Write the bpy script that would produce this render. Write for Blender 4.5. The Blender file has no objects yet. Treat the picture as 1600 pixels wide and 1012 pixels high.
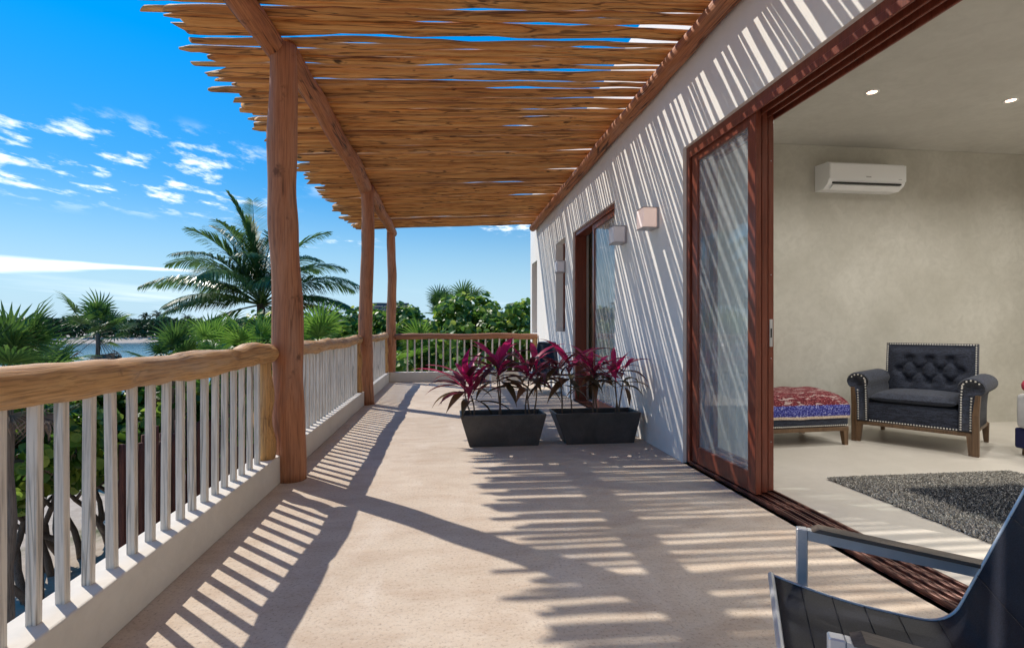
import bpy, bmesh, math, random
from mathutils import Vector, Matrix, Euler, noise
R = math.radians
sc = bpy.context.scene
COL = sc.collection

# ------------------------------------------------------------------ camera, sky, sun, exposure
F, HY, VPX, CAMH = 830.0, 513.0, 699.0, 1.1          # focal length / horizon / vanishing point in photo pixels
YAW = math.atan((800 - VPX) / F)
cam = bpy.data.cameras.new('camera'); cam_o = bpy.data.objects.new('camera', cam); COL.objects.link(cam_o)
cam_o.location = (0, 0, CAMH); cam_o.rotation_euler = (math.pi / 2, 0, -YAW)
cam.sensor_width = 36; cam.lens = F / 1600 * 36; cam.shift_y = (HY - 506) / 1600
cam.clip_start = 0.05; cam.clip_end = 9000
sc.camera = cam_o
SUN_EL, SUN_AZ = 46.3, -46.3                          # azimuth clockwise from +Y
world = bpy.data.worlds.new('World'); sc.world = world; world.use_nodes = True

def build_world():
    nt = world.node_tree; N = nt.nodes; L = nt.links
    bg = N['Background']; bg.inputs[1].default_value = 0.15
    sky = N.new('ShaderNodeTexSky'); sky.sky_type = 'NISHITA'; sky.sun_disc = False
    sky.sun_elevation = R(SUN_EL); sky.sun_rotation = R(SUN_AZ)
    sky.air_density = 1.0; sky.dust_density = 0.0; sky.ozone_density = 3.0; sky.altitude = 10
    hs = N.new('ShaderNodeHueSaturation'); hs.inputs['Saturation'].default_value = 1.46; hs.inputs['Hue'].default_value = 0.497; hs.inputs['Value'].default_value = 0.64
    L.new(sky.outputs[0], hs.inputs['Color'])
    tc = N.new('ShaderNodeTexCoord'); sep = N.new('ShaderNodeSeparateXYZ'); L.new(tc.outputs['Generated'], sep.inputs[0])
    def m(op, a, b=None, c=None):
        n = N.new('ShaderNodeMath'); n.operation = op
        for i, v in enumerate((a, b, c)):
            if v is None: continue
            if isinstance(v, (int, float)): n.inputs[i].default_value = v
            else: L.new(v, n.inputs[i])
        return n.outputs[0]
    def rng(v, a, b, c=0.0, d=1.0):
        n = N.new('ShaderNodeMapRange'); n.interpolation_type = 'SMOOTHSTEP'
        L.new(v, n.inputs[0])
        for i, x in enumerate((a, b, c, d)): n.inputs[i + 1].default_value = x
        return n.outputs[0]
    zc = m('MAXIMUM', sep.outputs[2], 0.03)
    u = m('DIVIDE', sep.outputs[0], zc); v = m('DIVIDE', sep.outputs[1], zc)
    cb = N.new('ShaderNodeCombineXYZ'); L.new(u, cb.inputs[0]); L.new(v, cb.inputs[1])
    def nz(scale, detail, off, rot=0.0, sx=1.0, sy=1.0, rough=0.55):
        mp = N.new('ShaderNodeMapping'); mp.inputs['Location'].default_value = off
        mp.inputs['Rotation'].default_value = (0, 0, rot); mp.inputs['Scale'].default_value = (sx, sy, 1)
        L.new(cb.outputs[0], mp.inputs[0])
        t = N.new('ShaderNodeTexNoise'); t.inputs['Scale'].default_value = scale; t.inputs['Detail'].default_value = detail
        t.inputs['Roughness'].default_value = rough; L.new(mp.outputs[0], t.inputs['Vector']); return t.outputs[0]
    small = nz(3.6, 8, (3.1, 1.7, 0), R(20), 1.0, 0.55, 0.6)
    big = nz(0.42, 2, (0.35, 2.6, 4.0), R(12), 1.0, 1.0)
    el = m('ARCSINE', sep.outputs[2]); az0 = m('ARCTAN2', sep.outputs[0], sep.outputs[1])
    field = m('MULTIPLY', m('MULTIPLY', rng(el, 0.16, 0.21), rng(el, 0.27, 0.33, 1, 0)), rng(m('ABSOLUTE', m('ADD', az0, 0.62)), 0.18, 0.40, 1, 0))
    mask = m('MULTIPLY', rng(small, 0.50, 0.66), m('MAXIMUM', field, rng(big, 0.56, 0.66)))
    # long thin bank of cloud low over the lagoon
    az = m('ARCTAN2', sep.outputs[0], sep.outputs[1])
    wob = m('MULTIPLY', m('SUBTRACT', nz(0.22, 5, (7, 3, 0)), 0.5), 0.03)
    cen = m('ADD', m('MULTIPLY', az, 0.015), 0.098)
    d = m('ABSOLUTE', m('SUBTRACT', m('SUBTRACT', el, cen), wob))
    bank = m('MULTIPLY', rng(m('DIVIDE', d, rng(az, -0.80, -0.40, 1.0, 0.15)), 0.006, 0.019, 1, 0), rng(az, -0.46, -0.38, 1, 0))
    # faint scattered haze clouds near the horizon
    low = m('MULTIPLY', rng(nz(0.16, 6, (1, 9, 0), 0, 1, 0.4), 0.5, 0.75), rng(el, 0.02, 0.13, 0.55, 0))
    mask = m('MULTIPLY', mask, rng(el, 0.10, 0.20))
    tot = m('MINIMUM', m('ADD', m('ADD', m('MULTIPLY', mask, 0.9), m('MULTIPLY', bank, 0.75)), low), 0.95)
    mx = N.new('ShaderNodeMix'); mx.data_type = 'RGBA'; L.new(tot, mx.inputs['Factor'])
    sc1 = N.new('ShaderNodeVectorMath'); sc1.operation = 'SCALE'; L.new(hs.outputs[0], sc1.inputs[0]); L.new(rng(el, -0.05, 1.0, 0.46, 1.22), sc1.inputs['Scale'])
    hz = N.new('ShaderNodeMix'); hz.data_type = 'RGBA'; L.new(rng(el, -0.02, 0.26, 0.92, 0.0), hz.inputs['Factor']); L.new(sc1.outputs[0], hz.inputs[6]); hz.inputs[7].default_value = (1.55, 2.35, 3.05, 1)
    L.new(hz.outputs[2], mx.inputs[6]); mx.inputs[7].default_value = (4.6, 4.8, 5.0, 1)
    L.new(mx.outputs[2], bg.inputs[0])
build_world()
sun = bpy.data.lights.new('sun', 'SUN'); sun.energy = 2.15; sun.angle = R(0.53); sun.color = (1.0, 0.93, 0.83)
sun_o = bpy.data.objects.new('sun', sun); COL.objects.link(sun_o); sun_o.location = (-20, 20, 30)
sd = Vector((math.sin(R(SUN_AZ)) * math.cos(R(SUN_EL)), math.cos(R(SUN_AZ)) * math.cos(R(SUN_EL)), math.sin(R(SUN_EL))))
sun_o.rotation_euler = sd.to_track_quat('Z', 'Y').to_euler()
sc.view_settings.view_transform = 'Standard'; sc.view_settings.look = 'None'
sc.view_settings.exposure = 1.1; sc.view_settings.gamma = 1.0; sc.view_settings.use_curve_mapping = False
sc.render.engine = 'CYCLES'
sc.cycles.use_denoising = True; sc.cycles.max_bounces = 10; sc.cycles.diffuse_bounces = 5
sc.cycles.transparent_max_bounces = 24; sc.cycles.sample_clamp_indirect = 4.0

# ------------------------------------------------------------------ pixel helpers (a pixel gives a direction)
def ray(x, y):
    a, b = (x - 800) / F, (HY - y) / F
    return Vector((a * math.cos(YAW) + math.sin(YAW), math.cos(YAW) - a * math.sin(YAW), b))
def at(x, y, d): return Vector((0, 0, CAMH)) + ray(x, y) * d        # d = distance along the view axis
def gz(x, y, z=0.0): r = ray(x, y); return Vector((0, 0, CAMH)) + r * ((z - CAMH) / r.z)
def gx(x, y, X): r = ray(x, y); return Vector((0, 0, CAMH)) + r * (X / r.x)
def gy(x, y, Y): r = ray(x, y); return Vector((0, 0, CAMH)) + r * (Y / r.y)

# ------------------------------------------------------------------ materials
def hexc(r, g, b): return (r, g, b, 1)
class Mat:
    def __init__(s, name):
        s.m = bpy.data.materials.new(name); s.m.use_nodes = True
        s.N = s.m.node_tree.nodes; s.L = s.m.node_tree.links
        s.b = s.N['Principled BSDF']; s.out = s.N['Material Output']
        s.tc = s.N.new('ShaderNodeTexCoord')
    def set(s, **k):
        for n, v in k.items(): s.b.inputs[n.replace('_', ' ')].default_value = v
        return s
    def coord(s, scale=(1, 1, 1), kind='Object', rot=(0, 0, 0)):
        mp = s.N.new('ShaderNodeMapping'); mp.inputs['Scale'].default_value = scale; mp.inputs['Rotation'].default_value = rot
        s.L.new(s.tc.outputs[kind], mp.inputs[0])
        return mp.outputs[0]
    def rcoord(s, scale=(1, 1, 1)):                      # object coordinates shifted per object
        oi = s.N.new('ShaderNodeObjectInfo'); mul = s.N.new('ShaderNodeMath'); mul.operation = 'MULTIPLY'
        s.L.new(oi.outputs['Random'], mul.inputs[0]); mul.inputs[1].default_value = 37.0
        va = s.N.new('ShaderNodeVectorMath'); va.operation = 'ADD'
        s.L.new(s.coord(scale), va.inputs[0]); s.L.new(mul.outputs[0], va.inputs[1]); return va.outputs[0]
    def noise(s, vec, scale, detail=4, rough=0.55, dist=0.0):
        n = s.N.new('ShaderNodeTexNoise'); n.inputs['Scale'].default_value = scale; n.inputs['Detail'].default_value = detail
        n.inputs['Roughness'].default_value = rough; n.inputs['Distortion'].default_value = dist
        s.L.new(vec, n.inputs['Vector']); return n.outputs[0]
    def ramp(s, fac, stops):
        r = s.N.new('ShaderNodeValToRGB'); e = r.color_ramp.elements
        while len(e) < len(stops): e.new(0.5)
        for i, (p, c) in enumerate(stops): e[i].position = p; e[i].color = (*c, 1) if len(c) == 3 else c
        s.L.new(fac, r.inputs[0]); return r.outputs[0]
    def mix(s, fac, a, b, mode='MIX'):
        n = s.N.new('ShaderNodeMix'); n.data_type = 'RGBA'; n.blend_type = mode
        if isinstance(fac, (int, float)): n.inputs[0].default_value = fac
        else: s.L.new(fac, n.inputs[0])
        for i, v in ((6, a), (7, b)):
            if isinstance(v, tuple): n.inputs[i].default_value = (*v, 1) if len(v) == 3 else v
            else: s.L.new(v, n.inputs[i])
        return n.outputs[2]
    def math(s, op, a, b):
        n = s.N.new('ShaderNodeMath'); n.operation = op
        for i, v in enumerate((a, b)):
            if isinstance(v, (int, float)): n.inputs[i].default_value = v
            else: s.L.new(v, n.inputs[i])
        return n.outputs[0]
    def color(s, c):
        if isinstance(c, tuple): s.b.inputs['Base Color'].default_value = (*c, 1)
        else: s.L.new(c, s.b.inputs['Base Color'])
        return s
    def bump(s, h, strength=0.3, dist=0.01):
        n = s.N.new('ShaderNodeBump'); n.inputs['Strength'].default_value = strength; n.inputs['Distance'].default_value = dist
        s.L.new(h, n.inputs['Height']); s.L.new(n.outputs[0], s.b.inputs['Normal']); return s

def wood(name, stops, axis, rough=0.75, scale=1.0, bump=0.35, spots=0.0, crack=0.0, grey=0.0):
    M = Mat(name).set(Roughness=rough)
    def V(across, along):
        q = [across * scale] * 3; q[axis] = along * scale; return M.rcoord(tuple(q))
    n1 = M.noise(V(9.0, 0.7), 2.2, 8, 0.68, 0.5)
    fine = M.noise(V(60.0, 2.0), 2.0, 4, 0.6, 0.3)
    n2 = M.noise(M.rcoord(tuple(1.2 if k == axis else 3.0 for k in range(3))), 1.3, 4)
    c = M.ramp(n1, stops)
    c = M.mix(M.ramp(n2, [(0.35, (0, 0, 0)), (0.7, (1, 1, 1))]), c, M.mix(0.5, c, stops[-1][1]))
    c = M.mix(M.ramp(fine, [(0.36, (0.55,) * 3), (0.54, (0, 0, 0))]), c, tuple(x * 0.5 for x in stops[0][1]))
    if grey:
        w = M.noise(M.rcoord(tuple(0.8 if k == axis else 4.0 for k in range(3))), 1.7, 5, 0.65)
        c = M.mix(M.ramp(w, [(0.5, (0, 0, 0)), (0.72, (grey,) * 3)]), c, (0.52, 0.43, 0.35))
    h = M.math('ADD', n1, M.math('MULTIPLY', fine, 0.5))
    if crack:
        cn = M.noise(V(13.0, 0.55), 1.0, 3, 0.5, 0.4); gate = M.noise(V(2.0, 1.0), 1.6, 2)
        ln = M.ramp(M.math('ABSOLUTE', M.math('SUBTRACT', cn, 0.5), 0.0), [(0.006, (1, 1, 1)), (0.020, (0, 0, 0))])
        ln = M.math('MULTIPLY', ln, M.ramp(gate, [(0.44, (0, 0, 0)), (0.56, (crack,) * 3)]))
        c = M.mix(ln, c, tuple(x * 0.16 for x in stops[0][1])); h = M.math('SUBTRACT', h, M.math('MULTIPLY', ln, 1.5))
    if spots:
        k = M.noise(M.rcoord((4, 4, 4)), 2.0, 5, 0.6)
        c = M.mix(M.ramp(k, [(0.63, (0, 0, 0)), (0.72, (spots,) * 3)]), c, tuple(x * 0.25 for x in stops[0][1]))
    M.color(c); M.bump(h, bump, 0.008); return M.m

MAT = {}
MAT['column'] = wood('column_wood', [(0.3, (0.34, 0.12, 0.05)), (0.55, (0.47, 0.19, 0.085)), (0.8, (0.54, 0.25, 0.12))], 2, 0.66, 0.9, 0.45, 0.7, 0.5, 0.22)
MAT['beam'] = wood('beam_wood', [(0.3, (0.30, 0.085, 0.03)), (0.55, (0.47, 0.165, 0.06)), (0.8, (0.56, 0.25, 0.10))], 1, 0.62, 0.8, 0.5, 0.7, 0.9, 0.2)
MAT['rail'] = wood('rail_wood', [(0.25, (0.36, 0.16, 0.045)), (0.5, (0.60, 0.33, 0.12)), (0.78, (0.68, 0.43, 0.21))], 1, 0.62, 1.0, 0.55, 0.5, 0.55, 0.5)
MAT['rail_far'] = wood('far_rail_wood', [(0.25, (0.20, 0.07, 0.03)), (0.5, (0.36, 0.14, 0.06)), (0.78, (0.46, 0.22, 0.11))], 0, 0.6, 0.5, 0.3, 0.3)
MAT['post'] = wood('post_wood', [(0.25, (0.30, 0.13, 0.03)), (0.5, (0.55, 0.28, 0.085)), (0.8, (0.64, 0.38, 0.15))], 2, 0.62, 1.0, 0.5, 0.8, 0.6, 0.2)
MAT['stick'] = wood('fence_wood', [(0.3, (0.05, 0.016, 0.012)), (0.6, (0.12, 0.035, 0.022)), (0.85, (0.19, 0.07, 0.045))], 2, 0.8, 1.2, 0.4)
MAT['white_wood'] = wood('whitewashed_wood', [(0.25, (0.56, 0.50, 0.43)), (0.5, (0.72, 0.655, 0.565)), (0.8, (0.81, 0.755, 0.67))], 2, 0.8, 1.0, 0.4, 0.0, 0.5)
MAT['bark'] = wood('bark', [(0.3, (0.07, 0.05, 0.04)), (0.6, (0.16, 0.12, 0.09)), (0.85, (0.26, 0.21, 0.17))], 2, 0.9, 1.0, 0.6)
MAT['oak'] = wood('oak_leg', [(0.3, (0.10, 0.055, 0.026)), (0.6, (0.16, 0.092, 0.046)), (0.85, (0.22, 0.13, 0.07))], 2, 0.45, 1.0, 0.15)
MAT['arm_wood'] = wood('armrest_wood', [(0.3, (0.07, 0.052, 0.038)), (0.6, (0.12, 0.092, 0.07)), (0.85, (0.17, 0.135, 0.105))], 1, 0.5, 1.5, 0.2)

def pole_mat():
    M = Mat('pole_wood').set(Roughness=0.75)
    n1 = M.noise(M.rcoord((1.0, 16, 16)), 1.6, 7, 0.66, 0.7)
    c = M.ramp(n1, [(0.28, (0.25, 0.085, 0.022)), (0.43, (0.60, 0.265, 0.07)), (0.58, (0.75, 0.38, 0.12)), (0.78, (0.80, 0.50, 0.22))])
    oi = M.N.new('ShaderNodeObjectInfo')
    c = M.mix(M.ramp(M.math('FRACT', M.math('MULTIPLY', oi.outputs['Random'], 13.7), 0.0), [(0.0, (0, 0, 0)), (0.55, (0.05,) * 3), (1.0, (0.75,) * 3)]), c, M.mix(0.75, c, (0.22, 0.075, 0.024)))
    cn = M.noise(M.rcoord((0.7, 14, 14)), 1.0, 3, 0.5, 0.5)
    ln = M.ramp(M.math('ABSOLUTE', M.math('SUBTRACT', cn, 0.5), 0.0), [(0.008, (0.7,) * 3), (0.024, (0, 0, 0))])
    c = M.mix(ln, c, (0.06, 0.022, 0.008))
    k = M.noise(M.rcoord((1.6, 5, 5)), 2.6, 3)
    c = M.mix(M.ramp(k, [(0.66, (0, 0, 0)), (0.72, (0.9,) * 3)]), c, (0.03, 0.013, 0.007))
    M.color(c); M.bump(M.math('SUBTRACT', n1, ln), 0.6, 0.008); return M.m
MAT['pole'] = pole_mat()

def floor_mat():
    M = Mat('terrace_concrete').set(Roughness=0.85)
    v = M.coord((1, 1, 1)); big = M.noise(v, 0.9, 5, 0.6); mid = M.noise(M.coord((1, 2.2, 1)), 3.2, 6, 0.65)
    c = M.ramp(big, [(0.3, (0.515, 0.425, 0.33)), (0.5, (0.58, 0.485, 0.385)), (0.72, (0.65, 0.56, 0.455))])
    c = M.mix(M.ramp(mid, [(0.42, (0, 0, 0)), (0.70, (0.65,) * 3)]), c, (0.44, 0.325, 0.235))
    pale = M.noise(M.coord((1.3, 0.8, 1)), 1.7, 7, 0.7, 0.8)
    c = M.mix(M.ramp(pale, [(0.52, (0, 0, 0)), (0.70, (0.6,) * 3)]), c, (0.68, 0.60, 0.51))
    g = M.noise(v, 70, 4, 0.75)
    c = M.mix(M.ramp(g, [(0.31, (0.75,) * 3), (0.47, (0, 0, 0))]), c, (0.26, 0.19, 0.145))
    c = M.mix(M.ramp(g, [(0.58, (0, 0, 0)), (0.75, (0.5,) * 3)]), c, (0.70, 0.60, 0.51))
    st = M.noise(M.coord((1, 1, 1)), 2.3, 9, 0.8)
    c = M.mix(M.ramp(st, [(0.62, (0, 0, 0)), (0.70, (0.55,) * 3)]), c, (0.26, 0.185, 0.14))
    M.color(c)
    M.bump(M.math('ADD', M.math('MULTIPLY', g, 0.35), M.math('MULTIPLY', mid, 1.2)), 0.55, 0.012); return M.m
MAT['floor'] = floor_mat()

def stucco(name, a, b, sc_=1.4, rough=0.85, bump=0.15, kind='Object', fine=0.5):
    M = Mat(name).set(Roughness=rough)
    n = M.noise(M.coord((1, 1, 1), kind), sc_, 7, 0.62, 0.5); n2 = M.noise(M.coord((1, 1, 1), kind), sc_ * 9, 5, 0.65, 0.8)
    c = M.ramp(n, [(0.33, a), (0.68, b)])
    c = M.mix(M.ramp(n2, [(0.4, (0, 0, 0)), (0.8, (fine,) * 3)]), c, tuple(x * 0.84 for x in a))
    M.color(c); M.bump(n2, bump, 0.01); return M.m
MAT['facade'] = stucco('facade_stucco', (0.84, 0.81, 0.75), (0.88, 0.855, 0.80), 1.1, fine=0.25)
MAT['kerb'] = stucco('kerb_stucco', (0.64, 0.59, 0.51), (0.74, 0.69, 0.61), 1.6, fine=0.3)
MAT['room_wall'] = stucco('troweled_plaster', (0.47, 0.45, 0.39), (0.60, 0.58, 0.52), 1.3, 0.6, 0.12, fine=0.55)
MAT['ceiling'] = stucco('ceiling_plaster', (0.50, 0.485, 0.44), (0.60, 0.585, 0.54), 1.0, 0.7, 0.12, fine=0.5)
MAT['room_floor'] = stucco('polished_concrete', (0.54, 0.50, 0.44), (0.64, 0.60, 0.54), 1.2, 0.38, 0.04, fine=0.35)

def simple(name, col, rough=0.5, metal=0.0, **k):
    M = Mat(name).set(Roughness=rough, Metallic=metal, **k)
    n = M.noise(M.coord((1, 1, 1)), 14, 4)
    M.color(M.mix(M.ramp(n, [(0.35, (0, 0, 0)), (0.75, (1, 1, 1))]), tuple(x * 0.9 for x in col), tuple(min(1, x * 1.08) for x in col)))
    return M.m
MAT['mahogany'] = wood('door_mahogany', [(0.3, (0.15, 0.034, 0.018)), (0.55, (0.21, 0.052, 0.028)), (0.8, (0.26, 0.075, 0.042))], 2, 0.32, 1.5, 0.08)
MAT['track'] = simple('track_bronze', (0.115, 0.045, 0.033), 0.3, 0.35)
MAT['seal'] = simple('dark_seal', (0.012, 0.011, 0.011), 0.6)
MAT['planter'] = stucco('planter_clay', (0.045, 0.041, 0.039), (0.085, 0.078, 0.073), 5, 0.38, 0.3)
MAT['soil'] = stucco('soil', (0.03, 0.022, 0.016), (0.07, 0.05, 0.036), 9, 0.95, 0.8)
MAT['alu'] = simple('brushed_aluminium', (0.62, 0.64, 0.66), 0.38, 0.55)
MAT['white_plastic'] = Mat('white_plastic').set(Roughness=0.35).color((0.86, 0.87, 0.88)).m
MAT['black_gap'] = simple('vent_black', (0.02, 0.02, 0.02), 0.7)
MAT['lamp_metal'] = simple('lamp_grey', (0.42, 0.41, 0.43), 0.45)
MAT['nail'] = simple('nailhead_metal', (0.85, 0.82, 0.76), 0.4, 0.35)
MAT['thatch'] = stucco('grey_thatch', (0.075, 0.07, 0.068), (0.17, 0.16, 0.155), 7, 0.95, 0.8)
MAT['cane'] = simple('cane_stem', (0.16, 0.11, 0.075), 0.8)
MAT['dark_blue'] = simple('navy_upholstery', (0.015, 0.018, 0.08), 0.9)
MAT['white_cloth'] = simple('white_cotton', (0.72, 0.71, 0.70), 0.9)
MAT['pink_cloth'] = simple('pink_cotton', (0.55, 0.06, 0.11), 0.9)
MAT['outlet'] = simple('outlet_grey', (0.45, 0.45, 0.46), 0.4)

def lampglass(name, e):
    M = Mat(name).set(Roughness=0.5); M.color((0.78, 0.76, 0.78))
    M.b.inputs['Emission Color'].default_value = (1.0, 0.62, 0.42, 1); M.b.inputs['Emission Strength'].default_value = e; return M.m
MAT['lamp_glass'] = lampglass('lamp_opal', 0.0); MAT['lamp_glass_lit'] = lampglass('lamp_opal_lit', 0.16)
MAT['bulb'] = lampglass('downlight_bulb', 6.0)

def glass_mat(name='window_glass', film=0.0):
    M = Mat(name); N, L = M.N, M.L
    tr = N.new('ShaderNodeBsdfTransparent'); tr.inputs[0].default_value = (0.96, 0.985, 0.99, 1)
    gl = N.new('ShaderNodeBsdfGlossy'); gl.inputs['Roughness'].default_value = 0.02
    lw = N.new('ShaderNodeLayerWeight'); lw.inputs[0].default_value = 0.5
    fr = N.new('ShaderNodeMath'); fr.operation = 'MULTIPLY_ADD'; fr.inputs[1].default_value = 0.9; fr.inputs[2].default_value = 0.035
    pw = N.new('ShaderNodeMath'); pw.operation = 'POWER'; pw.inputs[1].default_value = 5.0; L.new(lw.outputs['Facing'], pw.inputs[0]); L.new(pw.outputs[0], fr.inputs[0])
    mx = N.new('ShaderNodeMixShader'); L.new(fr.outputs[0], mx.inputs[0]); L.new(tr.outputs[0], mx.inputs[1]); L.new(gl.outputs[0], mx.inputs[2])
    if film:                                              # salt film and dust that catch the sun
        df = N.new('ShaderNodeBsdfDiffuse'); df.inputs[0].default_value = (0.74, 0.78, 0.80, 1)
        n = M.noise(M.coord((1, 1, 1)), 5, 6, 0.7); amt = M.ramp(n, [(0.3, (film * 0.6,) * 3), (0.7, (film * 1.35,) * 3)])
        m2 = N.new('ShaderNodeMixShader'); L.new(amt, m2.inputs[0]); L.new(mx.outputs[0], m2.inputs[1]); L.new(df.outputs[0], m2.inputs[2]); mx = m2
    L.new(mx.outputs[0], M.out.inputs[0]); return M.m
MAT['glass'] = glass_mat()
MAT['screen'] = glass_mat('salt_hazed_glass', 0.17)

def sheer_mat(name, col, alpha):
    M = Mat(name); N, L = M.N, M.L
    w = M.noise(M.coord((60, 60, 3)), 3, 3)
    d = N.new('ShaderNodeBsdfDiffuse'); t = N.new('ShaderNodeBsdfTranslucent'); x = N.new('ShaderNodeBsdfTransparent')
    c = M.ramp(w, [(0.3, tuple(k * 0.86 for k in col)), (0.7, col)])
    L.new(c, d.inputs[0]); L.new(c, t.inputs[0])
    a = N.new('ShaderNodeMixShader'); a.inputs[0].default_value = 0.4; L.new(d.outputs[0], a.inputs[1]); L.new(t.outputs[0], a.inputs[2])
    b = N.new('ShaderNodeMixShader'); b.inputs[0].default_value = alpha; L.new(x.outputs[0], b.inputs[1]); L.new(a.outputs[0], b.inputs[2])
    L.new(b.outputs[0], M.out.inputs[0]); return M.m
MAT['sheer'] = sheer_mat('sheer_curtain_cloth', (0.78, 0.80, 0.82), 0.90)
MAT['drape'] = sheer_mat('beige_drape_cloth', (0.58, 0.46, 0.33), 1.0)

def leaf_mat(name, stops, rough=0.45, trans=0.3, grad=None):
    M = Mat(name).set(Roughness=rough); N, L = M.N, M.L
    geo = N.new('ShaderNodeNewGeometry')
    oi = N.new('ShaderNodeObjectInfo')
    rnd = M.math('FRACT', M.math('ADD', geo.outputs['Random Per Island'], M.math('MULTIPLY', oi.outputs['Random'], 7.31)), 0.0)
    c = M.ramp(rnd, stops)
    n = M.noise(M.coord((1, 1, 1)), 22, 3)
    c = M.mix(M.ramp(n, [(0.35, (0, 0, 0)), (0.75, (0.5,) * 3)]), c, M.mix(0.5, c, stops[0][1]))
    M.color(c)
    t = N.new('ShaderNodeBsdfTranslucent'); L.new(M.mix(0.35, c, (0.5, 0.6, 0.1), 'MULTIPLY') if False else c, t.inputs[0])
    mx = N.new('ShaderNodeMixShader'); mx.inputs[0].default_value = trans
    L.new(M.b.outputs[0], mx.inputs[1]); L.new(t.outputs[0], mx.inputs[2]); L.new(mx.outputs[0], M.out.inputs[0]); return M.m
MAT['grape'] = leaf_mat('sea_grape_leaf', [(0.0, (0.06, 0.14, 0.022)), (0.45, (0.14, 0.27, 0.038)), (0.8, (0.28, 0.41, 0.06)), (1.0, (0.44, 0.50, 0.08))], 0.36, 0.58)
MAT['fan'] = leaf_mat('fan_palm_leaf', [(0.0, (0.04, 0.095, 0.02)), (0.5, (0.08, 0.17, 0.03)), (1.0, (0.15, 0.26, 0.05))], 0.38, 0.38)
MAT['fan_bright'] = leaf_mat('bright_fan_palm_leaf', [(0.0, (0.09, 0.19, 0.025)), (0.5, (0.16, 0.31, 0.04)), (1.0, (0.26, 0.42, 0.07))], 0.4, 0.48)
MAT['coco'] = leaf_mat('coconut_leaf', [(0.0, (0.05, 0.115, 0.035)), (0.5, (0.095, 0.185, 0.05)), (1.0, (0.17, 0.27, 0.075))], 0.33, 0.42)
MAT['coco_young'] = leaf_mat('young_coconut_leaf', [(0.0, (0.10, 0.20, 0.02)), (1.0, (0.24, 0.33, 0.04))], 0.4, 0.35)
MAT['coco_yellow'] = leaf_mat('yellowing_coconut_leaf', [(0.0, (0.26, 0.22, 0.04)), (1.0, (0.42, 0.34, 0.08))], 0.5, 0.3)
MAT['dead'] = leaf_mat('dead_palm_leaf', [(0.0, (0.13, 0.085, 0.06)), (1.0, (0.30, 0.21, 0.15))], 0.8, 0.15)
MAT['farwood'] = leaf_mat('far_wood_leaf', [(0.0, (0.022, 0.05, 0.018)), (0.6, (0.05, 0.095, 0.03)), (1.0, (0.085, 0.14, 0.042))], 0.7, 0.1)
MAT['cord_pink'] = leaf_mat('cordyline_pink_leaf', [(0.0, (0.42, 0.014, 0.09)), (0.5, (0.60, 0.025, 0.15)), (1.0, (0.68, 0.06, 0.21))], 0.35, 0.5)
MAT['cord_dark'] = leaf_mat('cordyline_dark_leaf', [(0.0, (0.075, 0.022, 0.024)), (0.5, (0.17, 0.03, 0.05)), (1.0, (0.32, 0.03, 0.085))], 0.35, 0.3)
MAT['cord_green'] = leaf_mat('cordyline_bronze_leaf', [(0.0, (0.06, 0.05, 0.02)), (0.5, (0.13, 0.075, 0.03)), (1.0, (0.22, 0.11, 0.05))], 0.4, 0.3)

def fabric(name, a, b, sc_=160, rough=0.95):
    M = Mat(name).set(Roughness=rough); M.b.inputs['Sheen Weight'].default_value = 0.08
    w1 = M.noise(M.coord((1, 0.12, 1)), sc_, 2); w2 = M.noise(M.coord((0.12, 1, 1)), sc_, 2)
    w = M.math('MULTIPLY', M.math('ADD', w1, w2), 0.5)
    M.color(M.ramp(w, [(0.38, a), (0.62, b)])); M.bump(w, 0.4, 0.003); return M.m
MAT['tweed'] = fabric('charcoal_tweed', (0.005, 0.006, 0.011), (0.042, 0.052, 0.085))
def sling_mat():
    M = Mat('black_sling').set(Roughness=0.5, Specular_IOR_Level=0.3)
    w = M.noise(M.coord((1, 1, 1)), 260, 2)
    M.color(M.ramp(w, [(0.35, (0.006, 0.007, 0.012)), (0.65, (0.017, 0.02, 0.034))])); M.bump(w, 0.2, 0.001); return M.m
MAT['sling'] = sling_mat()
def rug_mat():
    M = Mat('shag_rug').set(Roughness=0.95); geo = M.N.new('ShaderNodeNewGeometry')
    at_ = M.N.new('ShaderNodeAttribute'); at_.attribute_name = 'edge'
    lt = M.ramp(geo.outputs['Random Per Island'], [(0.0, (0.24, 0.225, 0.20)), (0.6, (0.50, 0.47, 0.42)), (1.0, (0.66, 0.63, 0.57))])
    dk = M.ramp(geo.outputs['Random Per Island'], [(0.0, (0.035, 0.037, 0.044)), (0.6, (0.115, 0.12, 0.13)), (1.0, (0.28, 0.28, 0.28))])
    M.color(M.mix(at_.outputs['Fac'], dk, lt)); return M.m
MAT['rug'] = rug_mat()
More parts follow.
